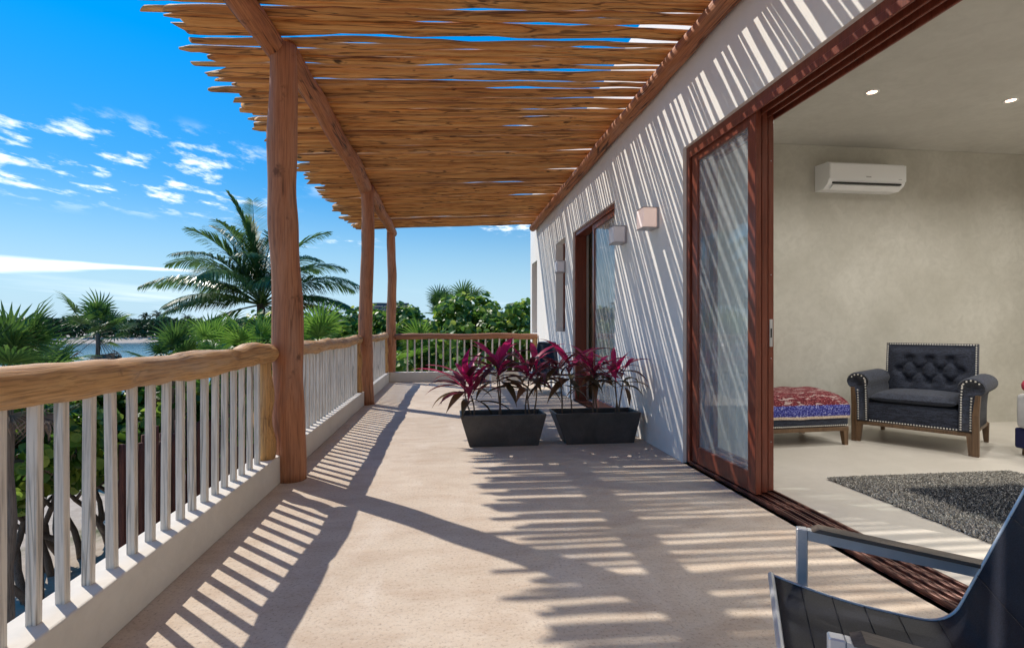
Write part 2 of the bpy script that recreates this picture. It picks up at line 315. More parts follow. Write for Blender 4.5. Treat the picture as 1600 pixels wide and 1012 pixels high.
def blanket_mat():
    M = Mat('embroidered_blanket').set(Roughness=0.95); uv = M.N.new('ShaderNodeSeparateXYZ'); M.L.new(M.tc.outputs['UV'], uv.inputs[0])
    v = uv.outputs[1]; n = M.noise(M.coord((1, 1, 1)), 75, 3, 0.7); n2 = M.noise(M.coord((1, 5, 1)), 7, 3, 0.6, 1.2)
    red = M.ramp(n, [(0.35, (0.055, 0.008, 0.012)), (0.52, (0.14, 0.010, 0.018)), (0.6, (0.26, 0.035, 0.05)), (0.68, (0.55, 0.45, 0.40))])
    red = M.mix(M.ramp(n2, [(0.56, (0, 0, 0)), (0.62, (0.75,) * 3)]), red, (0.50, 0.42, 0.40))
    blue = M.ramp(n, [(0.35, (0.012, 0.014, 0.09)), (0.52, (0.035, 0.04, 0.30)), (0.62, (0.25, 0.27, 0.55)), (0.7, (0.6, 0.6, 0.62))])
    cream = M.ramp(n, [(0.35, (0.45, 0.32, 0.24)), (0.6, (0.66, 0.55, 0.44))])
    wob = M.math('ADD', v, M.math('MULTIPLY', M.math('SUBTRACT', n, 0.5), 0.05))
    c = M.mix(M.math('GREATER_THAN', wob, 0.60), red, blue); c = M.mix(M.math('GREATER_THAN', wob, 0.90), c, cream)
    M.color(c); M.bump(n, 0.5, 0.006); return M.m
MAT['blanket'] = blanket_mat()

def ground_mat():
    M = Mat('sandy_ground').set(Roughness=0.95); v = M.coord((1, 1, 1))
    a = M.noise(v, 0.35, 8, 0.65); b = M.noise(v, 3.5, 6, 0.7)
    sand = M.ramp(b, [(0.3, (0.34, 0.27, 0.21)), (0.7, (0.52, 0.44, 0.36))])
    lit = M.ramp(b, [(0.3, (0.05, 0.06, 0.02)), (0.7, (0.15, 0.15, 0.06))])
    M.color(M.mix(M.ramp(a, [(0.55, (0, 0, 0)), (0.66, (1, 1, 1))]), sand, lit)); M.bump(b, 0.6, 0.05); return M.m
MAT['ground'] = ground_mat()
def water_mat():
    M = Mat('lagoon_water').set(Roughness=0.16); M.b.inputs['IOR'].default_value = 1.33
    n = M.noise(M.coord((0.25, 0.6, 1)), 1.4, 5, 0.6); m_ = M.noise(M.coord((0.006, 0.02, 1)), 1.0, 4)
    M.color(M.ramp(m_, [(0.35, (0.030, 0.125, 0.175)), (0.65, (0.055, 0.19, 0.235))])); M.bump(n, 0.35, 0.25); return M.m
MAT['water'] = water_mat()

# ------------------------------------------------------------------ mesh helpers
class MB:
    def __init__(s): s.v = []; s.f = []; s.uv = None
    def add(s, vs, fs):
        o = len(s.v); s.v += [tuple(v) for v in vs]; s.f += [tuple(i + o for i in f) for f in fs]; return s
    def box(s, x0, x1, y0, y1, z0, z1):
        return s.add([(x0, y0, z0), (x1, y0, z0), (x1, y1, z0), (x0, y1, z0), (x0, y0, z1), (x1, y0, z1), (x1, y1, z1), (x0, y1, z1)],
                     [(0, 3, 2, 1), (4, 5, 6, 7), (0, 1, 5, 4), (1, 2, 6, 5), (2, 3, 7, 6), (3, 0, 4, 7)])
    def rbox(s, x0, x1, y0, y1, z0, z1, r=0.02, seg=2, M=None):
        bm = bmesh.new(); bmesh.ops.create_cube(bm, size=1)
        for v in bm.verts:
            v.co = Vector((x0 + (v.co.x + .5) * (x1 - x0), y0 + (v.co.y + .5) * (y1 - y0), z0 + (v.co.z + .5) * (z1 - z0)))
        bmesh.ops.bevel(bm, geom=bm.edges[:] + bm.verts[:], offset=r, segments=seg, profile=0.5, affect='EDGES')
        if M is not None: bmesh.ops.transform(bm, matrix=M, verts=bm.verts)
        bm.verts.index_update()
        s.add([v.co.copy() for v in bm.verts], [[v.index for v in f.verts] for f in bm.faces]); bm.free(); return s
    def prism(s, bottom, top):                            # two loops of equal length
        n = len(bottom)
        return s.add(list(bottom) + list(top), [tuple(reversed(range(n))), tuple(range(n, 2 * n))] +
                     [(i, (i + 1) % n, n + (i + 1) % n, n + i) for i in range(n)])
    def tube(s, pts, rad, seg=10, cap=True, nz=0.0, nf=1.0, seed=0, squash=1.0):
        pts = [Vector(p) for p in pts]; n = len(pts); vs = []; fs = []; a = None
        for i, p in enumerate(pts):
            t = (pts[min(i + 1, n - 1)] - pts[max(i - 1, 0)]).normalized()
            if a is None: a = t.orthogonal().normalized() if abs(t.z) > 0.7 else Vector((0, 0, 1)).cross(t).normalized()
            a = (a - t * a.dot(t)).normalized(); b = t.cross(a)
            r = rad[i] if isinstance(rad, (list, tuple)) else rad
            for k in range(seg):
                th = 2 * math.pi * k / seg
                d = a * math.cos(th) + b * math.sin(th) * squash
                rr = r
                if nz: rr *= 1 + nz * noise.noise((p + d * 0.12) * nf + Vector((seed * 7.3, seed * 3.1, 0)))
                vs.append(p + d * rr)
        for i in range(n - 1):
            for k in range(seg):
                k2 = (k + 1) % seg; fs.append((i * seg + k, i * seg + k2, (i + 1) * seg + k2, (i + 1) * seg + k))
        if cap: fs.append(tuple(reversed(range(seg)))); fs.append(tuple(range((n - 1) * seg, n * seg)))
        return s.add(vs, fs)
    def mesh(s, name, smooth=False):
        m = bpy.data.meshes.new(name); m.from_pydata(s.v, [], s.f); m.update()
        if smooth: m.polygons.foreach_set('use_smooth', [True] * len(m.polygons))
        return m

def carve(mb, pts, seg, seed):
    """hand-hewn flats and shallow gouges on a log"""
    rg = random.Random(seed); n = len(pts); cuts = []
    for k in range(int(n * 0.30)):
        i = rg.randrange(n); th = rg.uniform(0, 6.28); cuts.append((Vector(pts[i]), Vector((math.cos(th), 0, math.sin(th))), rg.uniform(0.05, 0.16), rg.uniform(0.80, 0.92)))
    base = len(mb.v) - n * seg
    for q in range(base, len(mb.v)):
        p = Vector(mb.v[q]); c = Vector(pts[(q - base) // seg])
        for o, nn, ln, lim in cuts:
            if abs(p.y - o.y) > ln: continue
            h = (p - c).dot(nn); L_ = (p - c).length * (lim + (1 - lim) * ((p.y - o.y) / ln) ** 2)
            if h > L_: p = p - nn * (h - L_)
        mb.v[q] = tuple(p)
    return mb
def tag(o, label=None, cat=None, group=None, kind=None):
    if label: o['label'] = label
    if cat: o['category'] = cat
    if group: o['group'] = group
    if kind: o['kind'] = kind
    return o
def thing(name, loc, label, cat, group=None, rz=0.0):
    o = bpy.data.objects.new(name, None); COL.objects.link(o); o.location = loc; o.rotation_euler = (0, 0, rz)
    o.empty_display_size = 0.2
    return tag(o, label, cat, group)
def put(name, mesh, mat, parent=None, loc=None, rot=None, scale=None, world=False):
    """link a mesh; world=True: its vertices are world coordinates"""
    me = mesh if isinstance(mesh, bpy.types.Mesh) else mesh.mesh(name)
    if mat is not None and not me.materials: me.materials.append(MAT[mat])
    o = bpy.data.objects.new(name, me); COL.objects.link(o)
    if parent is not None:
        o.parent = parent
        if world and parent.type == 'EMPTY': o.location = -Vector(parent.location)
    if loc is not None: o.location = Vector(loc) - (Vector(parent.location) if (world and parent is not None) else Vector((0, 0, 0)))
    if rot is not None: o.rotation_euler = rot
    if scale is not None: o.scale = scale if not isinstance(scale, (int, float)) else (scale,) * 3
    return o
def smooth_mesh(mb, name): return mb.mesh(name, True)
def copy_tree(o, parent=None):
    c = o.copy(); COL.objects.link(c); c.parent = parent
    for ch in list(o.children): copy_tree(ch, c)
    return c

# ------------------------------------------------------------------ ground, lagoon
GZ = -3.2
def sstep(a, b, x):
    t = min(1, max(0, (x - a) / (b - a))); return t * t * (3 - 2 * t)
def lagoon(bearing, r):                                   # bearing clockwise from +Y, degrees
    side = sstep(-100, -75, bearing) * (1 - sstep(-4, 6, bearing))
    return side * sstep(30, 55, r) * (1 - sstep(278, 294, r))
def ground_h(x, y):
    r = math.hypot(x, y); b = math.degrees(math.atan2(x, y))
    h = GZ - 1.0 * sstep(12, 35, r) * (1 if b < 6 else 0.2) + 0.10 * noise.noise(Vector((x * .3, y * .3, 0)))
    h = h * (1 - sstep(270, 300, r)) + (-3.0) * sstep(270, 300, r)
    return h - 3.6 * lagoon(b, r)
def build_ground():
    rs = [0.0] + [1.2 * 1.13 ** i for i in range(67)]; NA = 180; mb = MB(); mb.v.append((0, 0, GZ))
    for r in rs[1:]:
        for k in range(NA):
            t = 2 * math.pi * k / NA; x, y = r * math.sin(t), r * math.cos(t); mb.v.append((x, y, ground_h(x, y)))
    for k in range(NA): mb.f.append((0, 1 + (k + 1) % NA, 1 + k))
    for i in range(len(rs) - 2):
        for k in range(NA):
            a = 1 + i * NA; k2 = (k + 1) % NA; mb.f.append((a + k, a + k2, a + NA + k2, a + NA + k))
    tag(put('ground', mb.mesh('ground', True), 'ground'), kind='structure')
    w = MB().add([(-420, 20, -5), (60, 20, -5), (60, 420, -5), (-420, 420, -5)], [(0, 1, 2, 3)])
    tag(put('lagoon', w, 'water'), kind='structure')
build_ground()

# ------------------------------------------------------------------ terrace
KX0, KX1 = -1.34, -1.18                                   # kerb
WX = 1.92                                                 # facade plane
YF = 11.10                                                # face of the far kerb
def build_terrace():
    yj = gz(650, 690).y                                  # the joint across the slab
    for a, b in ((-2.5, yj - 0.002), (yj + 0.002, YF + 0.17)):
        tag(put('terrace_floor', MB().box(-1.34, WX + 0.035, a, b, -0.30, 0.0), 'floor'), kind='structure')
    tag(put('terrace_base', MB().box(-1.30, WX + 0.02, -2.4, YF + 0.1, GZ - 1.5, -0.302), 'kerb'), kind='structure')
    spans = [(-2.4, 4.0, 'low cream kerb wall under the long nearest run of white balusters'),
             (4.0, 7.88, 'low cream kerb wall with striped shadows between two log columns in mid terrace'),
             (7.88, YF + 0.16, 'low cream kerb wall ending at the corner log column')]
    for a, b, lab in spans:
        o = put('low_wall', MB().rbox(KX0, KX1, a + 0.001, b - 0.001, 0.0, 0.2, 0.008, 2).mesh('low_wall'), 'kerb')
        tag(o, lab, 'wall', 'low kerb walls round the terrace')
    o = put('low_wall', MB().rbox(KX1 + 0.002, WX - 0.002, YF, YF + 0.16, 0.0, 0.2, 0.008, 2).mesh('low_wall'), 'kerb')
    tag(o, 'low cream kerb wall across the end of the terrace, running to the house', 'wall', 'low kerb walls round the terrace')
build_terrace()

# ------------------------------------------------------------------ house
def wall_holes(axis, p0, p1, a0, a1, z0, z1, holes, mb=None):
    """wall slab between planes p0<p1 of `axis` (0: x, 1: y), running a0..a1, with rectangular holes (a,b,z0,z1)"""
    mb = mb or MB()
    A = sorted({a0, a1} | {h[0] for h in holes} | {h[1] for h in holes}); Z = sorted({z0, z1} | {h[2] for h in holes} | {h[3] for h in holes})
    def solid(i, j):
        if i < 0 or j < 0 or i >= len(A) - 1 or j >= len(Z) - 1: return False
        ca, cz = (A[i] + A[i + 1]) / 2, (Z[j] + Z[j + 1]) / 2
        return not any(h[0] < ca < h[1] and h[2] < cz < h[3] for h in holes)
    def P(p, a, z): return (p, a, z) if axis == 0 else (a, p, z)
    for i in range(len(A) - 1):
        for j in range(len(Z) - 1):
            if not solid(i, j): continue
            a, b, c, d = A[i], A[i + 1], Z[j], Z[j + 1]
            mb.add([P(p0, a, c), P(p0, b, c), P(p0, b, d), P(p0, a, d)], [(0, 3, 2, 1)])
            mb.add([P(p1, a, c), P(p1, b, c), P(p1, b, d), P(p1, a, d)], [(0, 1, 2, 3)])
            for (di, dj, q) in ((-1, 0, (a, c, a, d)), (1, 0, (b, c, b, d)), (0, -1, (a, c, b, c)), (0, 1, (a, d, b, d))):
                if not solid(i + di, j + dj):
                    mb.add([P(p0, q[0], q[1]), P(p1, q[0], q[1]), P(p1, q[2], q[3]), P(p0, q[2], q[3])], [(0, 1, 2, 3)])
    return mb
D1 = (-0.30, 4.16, 0.0, 2.575); D2 = (5.95, 8.02, 0.0, 2.575)
WN = (8.55, 9.30, 1.045, 2.60); WF = (11.30, 12.0, 1.0, 2.57)
house = thing('house', (WX, 5.0, 0.0), 'white stucco villa with tall sliding doors opening onto the terrace', 'house')
def hp(name, mb, mat, parent=house, **k): return put(name, mb, mat, parent, world=True, **k)
def build_house():
    hp('facade_wall', wall_holes(0, WX, WX + 0.25, -2.5, 12.22, GZ - 1.5, 4.15, [D1, D2, WN, WF]), 'facade')
    RX = 7.6
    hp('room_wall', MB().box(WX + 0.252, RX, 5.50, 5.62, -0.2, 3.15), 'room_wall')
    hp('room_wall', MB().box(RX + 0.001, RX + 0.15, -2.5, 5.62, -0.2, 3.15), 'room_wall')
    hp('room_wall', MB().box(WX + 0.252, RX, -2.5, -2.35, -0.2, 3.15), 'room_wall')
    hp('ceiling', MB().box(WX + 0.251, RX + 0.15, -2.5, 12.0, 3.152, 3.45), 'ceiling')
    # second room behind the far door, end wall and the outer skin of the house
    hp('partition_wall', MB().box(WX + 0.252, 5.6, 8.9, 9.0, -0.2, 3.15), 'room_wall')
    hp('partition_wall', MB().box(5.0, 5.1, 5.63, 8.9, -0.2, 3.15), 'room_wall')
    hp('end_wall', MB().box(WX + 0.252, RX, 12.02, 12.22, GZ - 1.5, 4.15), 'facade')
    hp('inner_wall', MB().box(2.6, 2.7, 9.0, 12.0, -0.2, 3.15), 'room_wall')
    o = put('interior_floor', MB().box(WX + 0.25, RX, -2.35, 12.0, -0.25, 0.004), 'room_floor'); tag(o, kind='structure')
build_house()

def bar_frame(name, mat, parent, X0, X1, a, b, z0, z1, w, wb=None, wt=None):
    """four bars (two stiles, two rails) round an opening in the facade plane, each its own part"""
    wb = wb or w; wt = wt or w
    hp(name[0], MB().rbox(X0, X1, a, a + w, z0, z1, 0.004, 1), mat, parent)
    hp(name[0], MB().rbox(X0, X1, b - w, b, z0, z1, 0.004, 1), mat, parent)
    if wb: hp(name[1], MB().rbox(X0 + .001, X1 - .001, a + w, b - w, z0 + .001, z0 + wb, 0.004, 1), mat, parent)
    hp(name[1], MB().rbox(X0 + .001, X1 - .001, a + w, b - w, z1 - wt, z1 - .001, 0.004, 1), mat, parent)
def door_panel(X, a, b, z0, z1, w=0.09, handle=None, glass='screen'):
    cx, cy = X + 0.02, (a + b) / 2
    p = hp('door_panel', MB().rbox(X, X + 0.042, a, a + w, z0, z1, 0.004, 1), 'mahogany')
    hp('stile', MB().rbox(X, X + 0.042, b - w, b, z0, z1, 0.004, 1), 'mahogany', p)
    hp('door_rail', MB().rbox(X + .001, X + 0.041, a + w, b - w, z0, z0 + 0.13, 0.004, 1), 'mahogany', p)
    hp('door_rail', MB().rbox(X + .001, X + 0.041, a + w, b - w, z1 - w, z1, 0.004, 1), 'mahogany', p)
    hp('pane', MB().box(X + 0.017, X + 0.023, a + w - .005, b - w + .005, z0 + 0.125, z1 - w + .005), glass, p)
    if handle == 'lock':
        hp('lock_plate', MB().rbox(X + 0.010, X + 0.032, a - 0.003, a + 0.004, 0.98, 1.16, 0.002, 1), 'alu', p)
        hp('keyhole', MB().rbox(X + 0.016, X + 0.026, a - 0.005, a - 0.002, 1.04, 1.10, 0.001, 1), 'black_gap', p)
        for z in (0.35, 0.9, 1.45, 2.2): hp('screw', MB().rbox(X + 0.018, X + 0.024, a - 0.003, a + 0.002, z, z + 0.006, 0.001, 1), 'alu', p)
    return p
def build_doors():
    # near door: outer frame, three tracks in the floor and the three panels slid together at its far end
    a, b, z0, z1 = D1
    f = hp('door_frame', MB().box(WX + 0.03, WX + 0.235, b - 0.055, b + 0.012, 0.0, z1 + 0.01), 'mahogany')
    hp('head', MB().box(WX + 0.031, WX + 0.234, a, b - 0.055, z1 - 0.05, z1 + 0.009), 'mahogany', f)
    for k in range(4):
        x = WX + 0.032 + k * 0.0655
        hp('head_rib', MB().rbox(x - 0.006 + 0.0, x + 0.008, a, b - 0.056, z1 - 0.095, z1 - 0.049, 0.003, 1), 'mahogany', f)
    t = hp('track', MB().box(WX + 0.03, WX + 0.245, a, b, -0.05, 0.012), 'track')
    for k in range(7):
        x = WX + 0.036 + k * 0.0325
        h = 0.028 if k % 2 == 0 else 0.022
        hp('track_rib', MB().rbox(x - (0.006 if k % 2 else 0.009), x + (0.006 if k % 2 else 0.009), a, b - 0.05, 0.010, h, 0.003, 1), 'track', t)
    for k, (ya) in enumerate((3.20, 3.235, 3.27)):
        door_panel(WX + 0.045 + k * 0.066, ya, 4.09, 0.03, z1 - 0.055, handle='lock' if k == 2 else None, glass='screen' if k == 0 else 'glass')
    # brush seal between the stacked panels
    for k in (0, 1): hp('brush_seal', MB().box(WX + 0.089 + k * 0.066, WX + 0.108 + k * 0.066, 3.28, 3.32, 0.03, z1 - 0.06), 'seal', f)
    # far door
    a, b, z0, z1 = D2
    f = hp('door_frame', MB().box(WX + 0.03, WX + 0.2, b - 0.06, b - 0.001, 0.0, z1 - 0.001), 'mahogany')
    hp('jamb', MB().box(WX + 0.03, WX + 0.2, a + 0.001, a + 0.05, 0.0, z1 - 0.001), 'mahogany', f)
    hp('head', MB().box(WX + 0.031, WX + 0.199, a + 0.05, b - 0.06, z1 - 0.06, z1 - 0.001), 'mahogany', f)
    hp('track', MB().box(WX + 0.03, WX + 0.2, a, b, -0.05, 0.014), 'track', f)
    door_panel(WX + 0.05, a + 0.05, 7.08, 0.03, z1 - 0.06, 0.075)
    # narrow window and the one beyond the railing
    for (a, b, z0, z1) in (WN, WF):
        w = hp('window', MB().box(WX + 0.13, WX + 0.18, b - 0.05, b - .001, z0 + .001, z1 - .001), 'mahogany')
        hp('window_frame', MB().box(WX + 0.13, WX + 0.18, a + .001, a + 0.05, z0 + .001, z1 - .001), 'mahogany', w)
        hp('window_frame', MB().box(WX + 0.131, WX + 0.179, a + .05, b - 0.05, z0 + .001, z0 + 0.05), 'mahogany', w)
        hp('window_frame', MB().box(WX + 0.131, WX + 0.179, a + .05, b - 0.05, z1 - 0.05, z1 - .001), 'mahogany', w)
        if (a, b) == WF[:2]: hp('transom', MB().box(WX + 0.131, WX + 0.179, a + .05, b - 0.05, 1.42, 1.48), 'mahogany', w)
        hp('pane', MB().box(WX + 0.152, WX + 0.158, a + .045, b - 0.045, z0 + 0.045, z1 - 0.045), 'glass', w)
    hp('power_outlet', MB().rbox(WX - 0.008, WX + .001, 5.50, 5.58, 0.36, 0.48, 0.003, 1), 'outlet')
build_doors()

def curtain(name, X, a, b, z0, z1, mat, label, waves, amp=0.035, seed=0):
    n = int(waves * 10); mb = MB(); rng_ = random.Random(seed); nzr = 14
    for i in range(n + 1):
        t = i / n; ph = 2 * math.pi * waves * t + 0.8 * math.sin(5 * t + seed)
        for j in range(nzr + 1):
            s = j / nzr; z = z0 + (z1 - z0) * s
            y = a + (b - a) * t + 0.012 * noise.noise(Vector((t * 9, s * 2.5, seed)))
            mb.v.append((X + amp * math.sin(ph) * (0.75 + 0.5 * noise.noise(Vector((t * 12, s * 1.6, seed + 5)))), y, z))
    for i in range(n):
        for j in range(nzr):
            k = i * (nzr + 1) + j; mb.f.append((k, k + 1, k + nzr + 2, k + nzr + 1))
    return tag(put(name, mb.mesh(name, True), mat), label, 'curtain')
curtain('sheer_curtain', WX + 0.36, 3.52, 4.75, 0.02, 2.95, 'sheer', 'sheer pale curtain gathered behind the stacked glass panels', 11, 0.03, 1)
curtain('sheer_curtain', WX + 0.33, 5.85, 7.15, 0.02, 2.9, 'sheer', 'sheer pale curtain behind the closed pane of the farther sliding door', 11, 0.03, 2)
curtain('beige_drape', WX + 0.34, 7.25, 8.3, 0.02, 2.9, 'drape', 'beige opaque drape in the open half of the farther sliding door', 7, 0.035, 3)

# ------------------------------------------------------------------ pergola
pergola = thing('pergola', (-1.155, 4.05, 0.0), 'rustic pergola of log columns and beams roofed with rough wavy poles', 'pergola')
ZL, ZR = 3.255, 3.40                                      # pole axis heights over the outer beam and over the wall beam
def build_pergola():
    colY = [0.12, 4.05, 7.90, 11.22]
    for i, y in enumerate(colY):
        rg = random.Random(40 + i); pts = []; rad = []; n = 44; top = ZL - 0.10
        r0 = 0.106 if i < 2 else 0.098
        for k in range(n + 1):
            t = k / n; z = -0.002 + t * top
            pts.append((-1.155 + 0.018 * math.sin(2.3 * t * 2 + i * 1.7) + 0.02 * noise.noise(Vector((z * 1.1, i * 5, 1))) - 0.025 * t * (1 if i == 1 else 0.2),
                        y + 0.02 * noise.noise(Vector((z * 1.1, i * 5, 9))), z))
            rad.append(r0 * (1.06 - 0.17 * t) * (1 + 0.06 * noise.noise(Vector((z * 2.2, i * 3, 4)))))
        hp('column', smooth_mesh(MB().tube(pts, rad, 22, True, 0.10, 3.0, i), 'column'), 'column', pergola)
    ends = [-2.4, 0.16, 4.05, 7.92, 11.55]
    for i in range(4):
        a, b = ends[i], ends[i + 1]; n = 50; pts = []; rad = []
        for k in range(n + 1):
            t = k / n; y = a + (b - a) * t + (0.09 if (k == n and i < 3) else 0)
            arch = 0.015 * math.sin(math.pi * t)
            pts.append(([-1.2, -1.235 - 0.11 * math.sin(math.pi * t), -1.165, -1.15][i] + 0.022 * noise.noise(Vector((y * .8, i * 4, 2))), y, ZL - 0.126 + arch + 0.018 * noise.noise(Vector((y * .9, i * 4, 7)))))
            rad.append(0.092 * (1.05 - 0.16 * (t if i % 2 else 1 - t)) * (1 + 0.07 * noise.noise(Vector((y * 2.0, i, 3)))))
        hp('beam', smooth_mesh(MB().tube(pts, rad, 18, True, 0.12, 3.0, 10 + i), 'beam'), 'beam', pergola)
    n = 150; pts = []; rad = []
    for k in range(n + 1):
        y = -2.4 + (11.42 + 2.4) * k / n
        pts.append((WX - 0.075 + 0.012 * noise.noise(Vector((y * .7, 3, 2))), y, ZR - 0.115 + 0.015 * noise.noise(Vector((y * .8, 8, 7)))))
        rad.append(0.074 * (1 + 0.08 * noise.noise(Vector((y * 1.8, 1, 3)))))
    hp('wall_beam', smooth_mesh(MB().tube(pts, rad, 14, True, 0.12, 3.0, 30), 'wall_beam'), 'beam', pergola)
    # poles: a dozen different sticks, laid side by side with bends, flips and small tilts
    LEN = 3.78; meshes = []
    for v in range(14):
        rg = random.Random(100 + v); n = 52; pts = []; rad = []
        rb = rg.uniform(0.024, 0.032); amp = rg.uniform(0.014, 0.030)
        for k in range(n + 1):
            t = k / n; x = LEN * (t - 0.5)
            pts.append((x, amp * 1.1 * noise.noise(Vector((x * 0.8, v * 3.3, 0))) + 0.014 * noise.noise(Vector((x * 2.1, v, 5))) + 0.005 * noise.noise(Vector((x * 5, v, 6))),
                        amp * 0.8 * noise.noise(Vector((x * 0.8, v * 3.3, 11))) + 0.008 * noise.noise(Vector((x * 2.4, v, 15)))))
            r = rb * (1.10 - 0.26 * t) * (1 + 0.20 * noise.noise(Vector((x * 3.0, v * 2.1, 20))))
            if k == 0: r *= rg.choice((0.35, 0.7, 0.85))
            if k == 1: r *= 0.95
            rad.append(r)
        mb = MB().tube(pts, rad, 9, True, 0.12, 4.0, v)
        sl = rg.uniform(-0.9, 0.9)                        # slanted hatchet cut at the seaward end
        for q in range(9):
            p = Vector(mb.v[q]); c = Vector(pts[0]); mb.v[q] = (p.x + (p - c).z * sl * 3.0 - abs(sl) * 0.02, p.y, p.z)
        meshes.append(smooth_mesh(mb, 'pole')); meshes[-1].materials.append(MAT['pole'])
    rg = random.Random(5); y = -2.3; i = 0; ang = math.atan2(ZR - ZL, WX - 0.08 + 1.10)
    while y < 11.5:
        tip = rg.uniform(-0.12, 0.13); xm = WX - 0.012 - (LEN + tip) * 0.5 - rg.choice((0, 0.015, 0.03))
        zm = ZL + (xm + 1.10) * math.tan(ang) + rg.uniform(-0.018, 0.020)
        s = rg.choice((0.72, 0.85, 0.95, 1.0, 1.1, 1.28))
        put('pole', meshes[rg.randrange(14)], None, pergola, (xm, y, zm), (rg.uniform(0, 6.28), -ang, rg.uniform(-0.007, 0.007)), ((LEN + tip) / LEN, s, s), world=True)
        y += rg.choice((0.055, 0.062, 0.070, 0.078, 0.092)) * (0.42 + 0.58 * s) * (0.92 if y < 3.9 else (0.985 if y < 6.5 else 1.06)); i += 1
    # end of every pole must reach the wall side: they all butt against the facade above the wall beam
build_pergola()

# ------------------------------------------------------------------ railings
def build_railings():
    bal = MB().rbox(-0.0155, 0.0155, -0.014, 0.014, 0.0, 0.72, 0.002, 1).mesh('baluster'); bal.materials.append(MAT['white_wood'])
    posts = []
    secs = [(0.25, 3.96, 3.85, 'pale honey log railing with white balusters along the near edge above the sandy garden'),
            (4.16, 7.80, 7.70, 'log railing with white balusters between the two log columns in mid terrace'),
            (8.02, 11.12, 11.02, 'log railing with white balusters ending at the corner column')]
    RXc = -1.255
    for i, (a, b, yp, lab) in enumerate(secs):
        rr = thing('railing', (RXc, a, 0.2), lab, 'railing', 'log and baluster railings round the terrace')
        n = 150; pts = []; rad = []
        for k in range(n + 1):
            t = k / n; y = a + (b - a) * t
            sag = [0.035 * math.sin(2.6 * t * 2.2 + 0.4), 0.02 * math.sin(5 * t), 0.015 * math.sin(4 * t)][i]
            hump = 0.02 * math.exp(-((y - 3.55) / 0.25) ** 2) if i == 0 else (0.03 * math.exp(-((t - 0.9) / 0.12) ** 2))
            pts.append((RXc + 0.02 * noise.noise(Vector((y * 0.9, i * 4, 30))) + 0.012 * noise.noise(Vector((y * 3, i * 4, 30))), y, 0.925 + 0.35 * sag + hump + 0.018 * noise.noise(Vector((y * 1.6, i, 33)))))
            rad.append((0.056 + 0.018 * t if i == 0 else 0.062) * (1 + 0.14 * noise.noise(Vector((y * 1.9, i, 36)))) * (0.9 if k in (0, n) else 1))
        hp('handrail', smooth_mesh(carve(MB().tube(pts, rad, 28, True, 0.12, 6.0, 50 + i), pts, 28, 50 + i), 'handrail'), 'rail', rr)
        pp = [(RXc + 0.01 * math.sin(k), yp, 0.198 + 0.70 * k / 12) for k in range(13)]
        hp('post', smooth_mesh(MB().tube(pp, [0.058 * (1.12 - 0.02 * k) for k in range(13)], 14, True, 0.2, 5, 60 + i), 'post'), 'post', rr)
        y = yp - 0.145; c = 0
        while y > a + 0.03:
            rg = random.Random(c * 7 + i)
            put('baluster', bal, None, rr, (RXc + rg.uniform(-.003, .003), y, 0.198), (rg.uniform(-.008, .008), rg.uniform(-.008, .008), rg.uniform(-.06, .06)), world=True)
            y -= 0.128; c += 1
    y0 = YF + 0.08
    rr = thing('railing', (-1.0, y0, 0.2), 'reddish log railing with pale balusters across the end of the terrace', 'railing', 'log and baluster railings round the terrace')
    n = 50; pts = []; rad = []
    for k in range(n + 1):
        x = -1.08 + (1.90 + 1.08) * k / n
        pts.append((x, y0 + 0.015 * noise.noise(Vector((x * 1.2, 1, 1))), 0.935 + 0.018 * noise.noise(Vector((x * 1.4, 4, 1)))))
        rad.append(0.062 * (1 + 0.1 * noise.noise(Vector((x * 2, 5, 36)))))
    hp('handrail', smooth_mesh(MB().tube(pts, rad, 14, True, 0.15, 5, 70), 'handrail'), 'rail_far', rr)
    hp('post', smooth_mesh(MB().tube([(1.85, y0, 0.198 + 0.70 * k / 8) for k in range(9)], 0.055, 12, True, 0.15, 5, 71), 'post'), 'post', rr)
    x = -0.82
    while x < 1.76:
        put('baluster', bal, None, rr, (x, y0, 0.198), (0, 0, 0), world=True); x += 0.147
build_railings()

